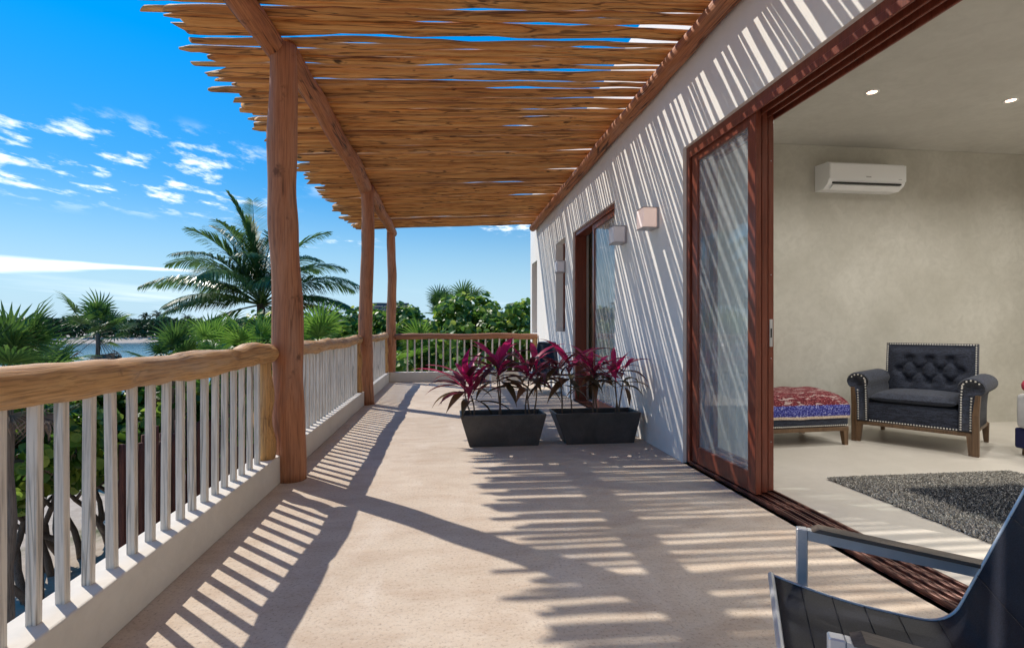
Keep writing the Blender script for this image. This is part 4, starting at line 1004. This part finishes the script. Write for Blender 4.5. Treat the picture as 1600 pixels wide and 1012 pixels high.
o = copy_tree(lounge); o.location = gz(848, 612); o.rotation_euler = (0, 0, R(-40)); o['label'] = 'black sling lounge chair by the house wall behind the potted cordylines'
def build_footstool():
    p = gz(757, 606)
    t = thing('footstool', (p.x, p.y, 0.0), 'low white framed sling footstool half hidden behind the planter', 'footstool', None, R(-40))
    W, D = 0.28, 0.22
    prof = [(-D + 2 * D * k / 10, 0.335 - 0.03 * math.sin(math.pi * k / 10)) for k in range(11)]; mb = MB()
    for dz in (0.0, -0.006):
        for x in (-W, W): mb.v += [(x, y, z + dz) for y, z in prof]
    for k in range(10):
        mb.f += [(k, k + 1, 12 + k, 11 + k), (22 + k, 33 + k, 34 + k, 23 + k), (k, 22 + k, 23 + k, k + 1), (11 + k, 12 + k, 34 + k, 33 + k)]
    put('sling', mb, 'sling', t)
    for sx in (-1, 1):
        x = sx * (W + 0.016)
        for sy in (-1, 1): put('leg', MB().rbox(x - .015, x + .015, sy * D - .015, sy * D + .015, 0.0, 0.345, .003, 1), 'white_plastic', t)
        put('runner', MB().rbox(x - .014, x + .014, -D + .0155, D - .0155, 0.0, 0.028, .003, 1), 'white_plastic', t)
        put('side_rail', MB().rbox(x - .014, x + .014, -D + .0155, D - .0155, 0.31, 0.34, .003, 1), 'white_plastic', t)
    for sy in (-1, 1): put('cross_bar', MB().tube([(-W - .016, sy * D, 0.332), (W + .016, sy * D, 0.332)], 0.011, 8), 'white_plastic', t)
build_footstool()

# ------------------------------------------------------------------ vegetation
def fan_meshes(mat, spread=R(120), nb=20, L=0.66, W=0.026, droop=0.5):
    out = []
    for v in range(4):
        rg = random.Random(v * 11 + 3); mb = MB(); pl = rg.uniform(0.62, 0.95)
        mb.tube([(pl * k / 4, 0, 0.03 * math.sin(math.pi * k / 4)) for k in range(5)], [0.011, 0.010, 0.009, 0.008, 0.007], 5)
        for k in range(nb):
            th = -spread + 2 * spread * k / (nb - 1) + rg.uniform(-.03, .03); l = L * (0.78 + 0.22 * math.cos(th * 0.75)) * rg.uniform(0.9, 1.08)
            d = Vector((math.cos(th), math.sin(th), 0)); s = Vector((-d.y, d.x, 0)); f = 0.30 * (1 - 0.25 * abs(th)); b0 = len(mb.v)
            for q in range(5):
                u = q / 4; w = W * (0.35, 0.9, 1.0, 0.7, 0.05)[q]
                p = Vector((pl, 0, 0.0)) + d * (l * u) + Vector((0, 0, f * l * u * (1 - u) * 0.5 + 0.18 * l * u - droop * l * max(0, u - 0.45) ** 2 * rg.uniform(0.6, 1.4)))
                mb.v += [tuple(p - s * w + Vector((0, 0, w * .5))), tuple(p), tuple(p + s * w + Vector((0, 0, w * .5)))]
            for q in range(4):
                for h in (0, 1): i = b0 + q * 3 + h; mb.f.append((i, i + 1, i + 4, i + 3))
        me = mb.mesh('frond'); me.materials.append(MAT[mat]); out.append(me)
    return out
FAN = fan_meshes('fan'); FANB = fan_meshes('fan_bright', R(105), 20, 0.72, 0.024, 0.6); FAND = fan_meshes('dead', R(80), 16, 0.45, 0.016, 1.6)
def trunk_mesh(h, r, seed, lean=0.0):
    pts = [(lean * (k / 12) ** 2 + 0.04 * noise.noise(Vector((k * .4, seed, 0))), 0.04 * noise.noise(Vector((k * .4, seed, 8))), h * k / 12) for k in range(13)]
    return smooth_mesh(MB().tube(pts, [r * (1.25 - 0.35 * k / 12) for k in range(13)], 9, True, 0.2, 6, seed), 'trunk'), pts[-1]
def fan_palm(px, py, d, s, n, lab, bright=False, dead=4, seed=0, up=0.0, name='fan_palm'):
    c = at(px, py, d); g = ground_h(c.x, c.y) - 0.1; rg = random.Random(seed)
    t = thing(name, (c.x, c.y, g), lab, 'palm tree', 'fan palms in the garden')
    me, tp = trunk_mesh(c.z - g, 0.042 + 0.016 * s, seed, 0.0); put('trunk', me, 'bark', t)
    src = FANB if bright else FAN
    for k in range(n):
        if rg.random() < 0.28: continue
        f = k / (n - 1); el = R(82) - f ** 1.1 * R(112 - 40 * up) + rg.uniform(-.22, .22)
        put('frond', src[rg.randrange(4)], None, t, (tp[0], tp[1], tp[2] - 0.10 * f), (rg.uniform(-.5, .5), -el, k * 2.399 + rg.uniform(-.4, .4)), s * rg.uniform(0.65, 1.12))
    for k in range(dead):
        put('dead_frond', FAND[rg.randrange(4)], None, t, (tp[0], tp[1], tp[2] - 0.15), (rg.uniform(-.5, .5), R(rg.uniform(35, 75)), rg.uniform(0, 6.28)), s * rg.uniform(0.8, 1.0))
    return t
def build_fan_palms():
    fan_palm(14, 585, 6.8, 0.80, 30, 'large dark fan palm spreading over the near log handrail', dead=6, seed=1)
    fan_palm(152, 520, 15.0, 0.98, 30, 'slim fan palm standing against the lagoon with browned lower fronds', dead=9, seed=2)
    fan_palm(268, 572, 10.5, 0.72, 22, 'fan palm tops just clearing the handrail in front of the lagoon', seed=3, dead=1, up=0.6)
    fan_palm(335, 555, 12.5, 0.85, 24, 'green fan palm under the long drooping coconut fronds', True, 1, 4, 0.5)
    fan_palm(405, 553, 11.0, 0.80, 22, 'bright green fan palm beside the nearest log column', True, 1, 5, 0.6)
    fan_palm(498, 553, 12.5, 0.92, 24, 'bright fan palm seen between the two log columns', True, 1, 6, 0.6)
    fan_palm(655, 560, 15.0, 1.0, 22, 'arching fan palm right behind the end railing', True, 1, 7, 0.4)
    fan_palm(690, 488, 24.0, 0.95, 22, 'dark fan palm crown rising above the sea grape hedge by a taller one', False, 2, 8, 0.3)
    fan_palm(727, 486, 22.0, 1.0, 24, 'spiky fan palm crown topping the sea grape hedge', False, 1, 9, 0.5)
    fan_palm(60, 640, 8.2, 0.9, 18, 'shaded fan palm below the near handrail', False, 8, 10)
build_fan_palms()

def frond_mesh(L, e0, droop, mat, seed, hang=0.55, nl=70, wl=0.027):
    rg = random.Random(seed); mb = MB(); pts = []; a = e0; x = z = 0.0; n = 18
    for k in range(n + 1):
        pts.append(Vector((x, 0.05 * math.sin(2.2 * k / n + seed), z))); x += L / n * math.cos(a); z += L / n * math.sin(a); a -= droop / n * (0.35 + 1.3 * k / n)
    mb.tube(pts, [0.032 * (1 - 0.9 * k / n) + 0.003 for k in range(n + 1)], 5)
    for k in range(nl):
        t = 0.16 + 0.84 * k / (nl - 1); fi = t * n; i = min(n - 1, int(fi)); p = pts[i].lerp(pts[i + 1], fi - i); tg = (pts[i + 1] - pts[i]).normalized()
        up = Vector((-tg.z, 0, tg.x)) if abs(tg.y) < 2 else Vector((0, 0, 1))
        ll = 0.96 * L / 3.4 * (math.sin(math.pi * (0.18 + 0.78 * t)) ** 0.7) * rg.uniform(0.88, 1.1)
        for sd_ in (-1, 1):
            d = (tg * (0.55 + 0.5 * t) + Vector((0, sd_, 0)) * 0.95 + up * rg.uniform(0.0, 0.32)).normalized(); q = []
            w = Vector((0, 0, 1)).cross(d); w = w.normalized() if w.length > 0.1 else Vector((1, 0, 0)); pos = p.copy(); b0 = len(mb.v)
            for h in range(4):
                ww = wl * (0.5, 1.0, 0.8, 0.06)[h]; mb.v += [tuple(pos - w * ww), tuple(pos + w * ww)]
                d = (d + Vector((0, 0, -hang * (0.25 + 0.35 * h)))).normalized(); pos = pos + d * (ll / 3)
            for h in range(3): o_ = b0 + 2 * h; mb.f.append((o_, o_ + 1, o_ + 3, o_ + 2))
    me = mb.mesh('frond'); me.materials.append(MAT[mat]); return me
def build_coconut():
    c = at(408, 474, 20.0); g = ground_h(c.x, c.y) - 0.1
    t = thing('coconut_palm', (c.x, c.y, g), 'tall coconut palm with long arching fronds behind the nearest log column', 'palm tree')
    me, tp = trunk_mesh(c.z - g, 0.15, 77, 0.0); put('trunk', me, 'bark', t)
    V = dict(up=frond_mesh(4.0, R(84), R(30), 'coco', 1, 0.25), upa=frond_mesh(3.9, R(72), R(62), 'coco', 2, 0.35), mid=frond_mesh(3.9, R(54), R(84), 'coco', 3, 0.5),
             low=frond_mesh(4.1, R(34), R(72), 'coco', 4, 0.6), flat=frond_mesh(3.7, R(14), R(55), 'coco', 5, 0.65), hang=frond_mesh(3.3, R(-10), R(50), 'coco', 6, 0.6),
             young=frond_mesh(3.4, R(88), R(14), 'coco_young', 7, 0.05), yellow=frond_mesh(3.6, R(10), R(60), 'coco_yellow', 8, 0.65))
    # azimuth: 180 = left in the picture, 0 = right, -90 = towards the terrace
    L = [('young', 170), ('up', 200), ('up', -60), ('upa', 150), ('upa', 215), ('upa', 20), ('upa', -35), ('upa', -110), ('upa', 100), ('mid', 178), ('mid', 235), ('mid', 5), ('mid', -40), ('mid', -85), ('mid', 60), ('mid', 120),
         ('low', 186), ('low', 212), ('low', -8), ('low', -60), ('low', 255), ('low', 140), ('low', 30), ('flat', 196), ('flat', 168), ('flat', -20), ('flat', 12), ('flat', -120), ('hang', 205), ('hang', -30), ('hang', 90), ('yellow', 2)]
    rg = random.Random(4)
    for nm, az in L:
        put('frond', V[nm], None, t, (tp[0], tp[1], tp[2] - 0.05), (rg.uniform(-.25, .25), rg.uniform(-.05, .05), R(az + rg.uniform(-5, 5))), rg.uniform(0.92, 1.06))
    # small palms standing out of the far wood
    pv = [frond_mesh(3.4, R(60), R(95), 'farwood', 31, 0.5, 18, 0.16), frond_mesh(3.2, R(25), R(85), 'farwood', 32, 0.5, 18, 0.16)]
    for i, (px, py, s) in enumerate(((228, 491, 1.15), (247, 489, 1.25), (262, 497, 1.0), (292, 494, 1.2), (298, 496, 1.0), (52, 499, 0.9), (72, 500, 0.9), (98, 500, 0.9), (215, 498, 0.9), (312, 497, 1.0), (560, 503, 1.0))):
        c = at(px, py + 4, 312); g = -3.2
        q = thing('distant_palm', (c.x, c.y, g), 'small dark palm rising from the wooded far shore', 'palm tree', 'palms on the far shore')
        me, tp = trunk_mesh(c.z - g, 0.22, 90 + i); put('trunk', me, 'bark', q)
        for k in range(18): put('frond', pv[k % 2], None, q, tp, (0.3 * math.sin(k), 0.5 * math.sin(k * 1.7 + i), k * 2.4 + i), s * (0.7 + 0.5 * ((k * 7 + i) % 5) / 5))
build_coconut()

# sea grape: crooked trunks and round leathery leaves
def disc_leaf():
    mb = MB(); n = 8; mb.v.append((0, 0, -0.012))
    for k in range(n):
        a = 2 * math.pi * k / n; mb.v.append((math.cos(a) * 0.105, math.sin(a) * 0.115, 0.02 * math.cos(2 * a) + 0.006))
    mb.f = [(0, 1 + k, 1 + (k + 1) % n) for k in range(n)]; return mb
LEAF = disc_leaf(); LEAFM = LEAF.mesh('leaf', True); LEAFM.materials.append(MAT['grape'])
def sea_grape(px, py, d, rx, rz, n, lab, seed, nsep=40, ls=0.8, trunks=3, group='sea grape bushes in the garden'):
    n = int(n * 1.5); rg = random.Random(seed); c = at(px, py, d); g = ground_h(c.x, c.y) - 0.1
    t = thing('sea_grape_bush', (c.x, c.y, g), lab, 'bush', group)
    base = Vector((c.x, c.y, g)); clumps = []
    ncl = max(14, n // 70)
    for k in range(ncl):
        while True:
            q = Vector((rg.uniform(-1, 1), rg.uniform(-1, 1), rg.uniform(-1, 1)))
            if q.length < 1: break
        if q.length > 0: q = q.normalized() * (q.length ** 0.5)
        clumps.append(Vector((q.x * rx, q.y * rx * 0.9, q.z * rz)) + c)
    tr = MB()
    for k in range(trunks):
        tgt = clumps[rg.randrange(ncl)]; s0 = base + Vector((rg.uniform(-.4, .4), rg.uniform(-.4, .4), 0)); pts = []
        for j in range(11):
            u = j / 10; p = s0.lerp(tgt, u); p.z = s0.z + (tgt.z - s0.z) * u ** 0.9
            w = 0.28 * math.sin(math.pi * u); pts.append(p + Vector((w * noise.noise(Vector((u * 3, k, seed))) * 2, w * noise.noise(Vector((u * 3, k + 9, seed))) * 2, 0)))
        mb = MB().tube(pts, [0.060 * (1 - 0.07 * j) for j in range(11)], 8, True, 0.3, 5, k)
        tk = put('trunk', smooth_mesh(mb, 'trunk'), 'bark', t, world=True)
        for b in range(5):
            st = pts[4 + b]; en = min(clumps, key=lambda q: (q - st).length + rg.uniform(0, 1.2)); md = st.lerp(en, 0.5) + Vector((rg.uniform(-.2, .2), rg.uniform(-.2, .2), rg.uniform(-.1, .2)))
            tw = MB().tube([st, st.lerp(md, .6), md, en], [0.036, 0.03, 0.024, 0.012], 6, True, 0.2, 6, b)
            put('limb', smooth_mesh(tw, 'limb'), 'bark', tk)
    mb = MB(); allp = []
    for k in range(n):
        cl = clumps[k % ncl]; q = Vector((rg.gauss(0, 1), rg.gauss(0, 1), rg.gauss(0, 1))).normalized() * (rg.random() ** 0.45)
        R_ = 0.42 * (rx / 2.0) ** 0.5; p = cl + Vector((q.x * R_, q.y * R_, q.z * R_ * 0.9))
        out = ((p - c).normalized() * 0.5 + q * 0.6 + Vector((rg.gauss(0, .5), rg.gauss(0, .5), 0.45 + rg.gauss(0, .35)))).normalized()
        rot = out.to_track_quat('Z', 'Y').to_matrix().to_4x4() @ Matrix.Rotation(rg.uniform(0, 6.28), 4, 'Z'); s = ls * rg.uniform(0.65, 1.2)
        allp.append((p, rot, s))
    view = (Vector((0, 0, CAMH)) - c).normalized()
    order = sorted(range(n), key=lambda i: -((allp[i][0] - c).dot(view) + 0.4 * (allp[i][0].z - c.z)))
    sep = set(order[:nsep])
    for i, (p, rot, s) in enumerate(allp):
        if i in sep: put('leaf', LEAFM, None, t, p - base, rot.to_euler(), s)
        else: mb.add([p + rot.to_3x3() @ (Vector(v) * s) for v in LEAF.v], LEAF.f)
    o = put('crown', mb.mesh('crown', True), 'grape', t, world=True); o['kind'] = 'stuff'
    return t
def build_bushes():
    G = 'sea grape bushes in the garden'
    # behind the near balusters
    sea_grape(10, 700, 8.0, 1.25, 0.80, 1100, 'sea grape with twisted trunk rooted in bare sand below the near railing', 1, 60)
    sea_grape(125, 672, 10.0, 1.6, 0.85, 1500, 'sea grape seen between the nearest balusters left of the stick fence', 2, 60)
    sea_grape(250, 655, 11.5, 1.7, 0.9, 1700, 'sea grape leaning over the left end of the stick fence', 3, 60)
    sea_grape(365, 612, 13.5, 1.9, 1.0, 1800, 'sea grape growing behind the stick fence by the nearest log column', 4, 50)
    sea_grape(372, 548, 17.5, 1.6, 0.9, 1300, 'sea grape in front of the coconut palm, topped by fan palms', 5, 10)
    sea_grape(480, 545, 16.0, 2.4, 1.0, 1900, 'sea grape behind the middle run of railing', 6, 40)
    sea_grape(60, 690, 9.2, 1.2, 0.8, 1100, 'sea grape crowding the sandy path under the near balusters', 15, 50)
    sea_grape(190, 690, 10.6, 1.3, 0.7, 1100, 'low sea grape right against the stick fence', 16, 50)
    # beyond the end railing
    sea_grape(575, 540, 17.0, 1.9, 1.0, 1700, 'sea grape in front of the thatched roof', 7, 40)
    sea_grape(640, 545, 17.0, 1.8, 1.25, 1900, 'bushy sea grape to the left of the spiky fan palm crown', 8, 60)
    sea_grape(705, 535, 16.5, 1.7, 1.35, 2400, 'dense sea grape under the two fan palm crowns', 9, 80)
    sea_grape(770, 520, 17.0, 1.55, 1.20, 2300, 'tallest rounded sea grape beyond the end railing', 10, 80)
    sea_grape(815, 555, 16.0, 1.5, 1.1, 1700, 'sea grape next to the end of the house wall', 11, 60)
    sea_grape(740, 600, 14.8, 2.4, 1.3, 2000, 'low shaded sea grape filling the gap under the end handrail', 12, 40)
    sea_grape(620, 610, 14.6, 1.6, 1.2, 1100, 'low sea grape at the foot of the corner log column', 13, 30)
    sea_grape(430, 612, 12.2, 1.5, 1.0, 1300, 'sea grape tucked behind the nearest log column', 14, 20)
build_bushes()

def build_far_wood():
    def wood_mass(name, b0, b1, r0, r1, h0, h1, n, size, lab, seed, zb=-3.1):
        rg = random.Random(seed); mb = MB()
        for k in range(n):
            b = R(rg.uniform(b0, b1)); r = rg.uniform(r0, r1); hh = h0 + (h1 - h0) * (0.5 + 0.5 * noise.noise(Vector((b * 38, r * 0.02, seed)))) * (0.75 + 0.35 * noise.noise(Vector((b * 150, r * .1, seed))))
            z = zb + hh * rg.random() ** 0.6; p = Vector((r * math.sin(b), r * math.cos(b), z)); s = size * rg.uniform(0.5, 1.2)
            a = Vector((rg.gauss(0, 1), rg.gauss(0, 1), rg.gauss(0, 1))).normalized(); u = a.orthogonal().normalized(); v = a.cross(u)
            m = [p + (u * math.cos(q * 1.2566) + v * math.sin(q * 1.2566)) * s * rg.uniform(0.55, 1.1) for q in range(5)]
            mb.add(m, [(0, 1, 2, 3, 4)])
        return tag(put(name, mb.mesh(name), 'farwood'), lab, 'trees', kind='stuff')
    wood_mass('far_shore_wood', -58, 3, 297, 335, 6.5, 11.5, 42000, 0.85, 'dark green wood lining the far shore of the lagoon', 3)
    wood_mass('distant_wood', 3, 14, 55, 90, 4.5, 8.0, 9000, 0.42, 'distant dark trees beyond the sea grapes by the house', 4, -3.6)
    wood_mass('garden_thicket', -19, 4, 24, 40, 3.0, 5.0, 9000, 0.22, 'dense green thicket behind the garden palms', 5, -4.2)
build_far_wood()

def build_hut():
    a = at(583, 475, 42); b = at(637, 475, 42); z1 = a.z; z0 = z1 - 2.4; dy = 2.6; g = -4.4
    t = thing('thatched_hut', ((a.x + b.x) / 2, a.y, g), 'grey thatched hut roof showing above the bushes between the log columns', 'hut')
    x0, x1 = a.x - 0.4, b.x; yc = a.y + 1.0
    roof = MB(); n = 28; rows = 9
    for side in (-1, 1):
        for j in range(rows):
            u0, u1 = j / rows, (j + 1.25) / rows
            for i in range(n):
                s0, s1 = i / n, (i + 1) / n; e = 0.9 * u0; e1 = 0.9 * min(1.1, u1)
                rj = random.Random(i * 31 + j * 7 + side).uniform(-.03, .03)
                p = lambda s, u, e_, o: (x0 - e_ + (x1 - x0 + 2 * e_) * s, yc + side * (0.08 + dy * u), z1 - 2.4 * u + o)
                q = [p(s0, u0, e, 0.02), p(s1, u0, e, 0.02), p(s1, u1, e1, 0.10 + rj), p(s0, u1, e1, 0.10 + rj)]
                roof.add(q, [(0, 1, 2, 3) if side < 0 else (3, 2, 1, 0)])
    for s, xx in ((-1, x0), (1, x1)): roof.add([(xx, yc, z1), (xx + s * .9, yc - dy, z0), (xx + s * .9, yc + dy, z0)], [(0, 1, 2)])
    hp('roof', roof, 'thatch', t)
    hp('ridge', smooth_mesh(MB().tube([(x0 + (x1 - x0) * k / 10, yc, z1 + 0.03) for k in range(11)], 0.13, 8, True, 0.3, 3, 2), 'ridge'), 'thatch', t)
    hp('wall', MB().box(x0 - .2, x1 + .2, yc - 1.8, yc + 1.8, g, z0 + 0.4), 'kerb', t)
build_hut()

def build_fence():
    a = gz(188, 700, -0.80); b = gz(428, 628, -0.80); v = b - a
    n = int(v.length / 0.098)
    t = thing('stick_fence', (a.x, a.y, GZ), 'dark reddish fence of upright sticks in the garden below the railing', 'fence')
    ms = []
    for k in range(6):
        rg = random.Random(k); h = 2.42 + rg.uniform(-.08, .1)
        m_ = smooth_mesh(MB().tube([(0.012 * noise.noise(Vector((j * .5, k, 0))), 0.012 * noise.noise(Vector((j * .5, k, 4))), -0.25 + (h + .25) * j / 8) for j in range(9)], [0.047 - 0.001 * j for j in range(9)], 7, True, 0.2, 5, k), 'stick'); m_.materials.append(MAT['stick']); ms.append(m_)
    for k in range(n + 1):
        p = a + v * (k / n); rg = random.Random(k + 50)
        put('stick', ms[k % 6], None, t, (p.x, p.y, GZ), (rg.uniform(-.015, .015), rg.uniform(-.015, .015), rg.uniform(0, 6)), (1, 1, rg.uniform(0.97, 1.04)), world=True)
    d = v.normalized(); s = Vector((-d.y, d.x, 0)) * 0.06
    for h in (0.6, 1.8): hp('crossbar', smooth_mesh(MB().tube([a + v * (k / 12) - Vector((0, 0, a.z - GZ - h)) + s for k in range(13)], 0.03, 7, True, 0.2, 5, 3), 'crossbar'), 'stick', t)
build_fence()
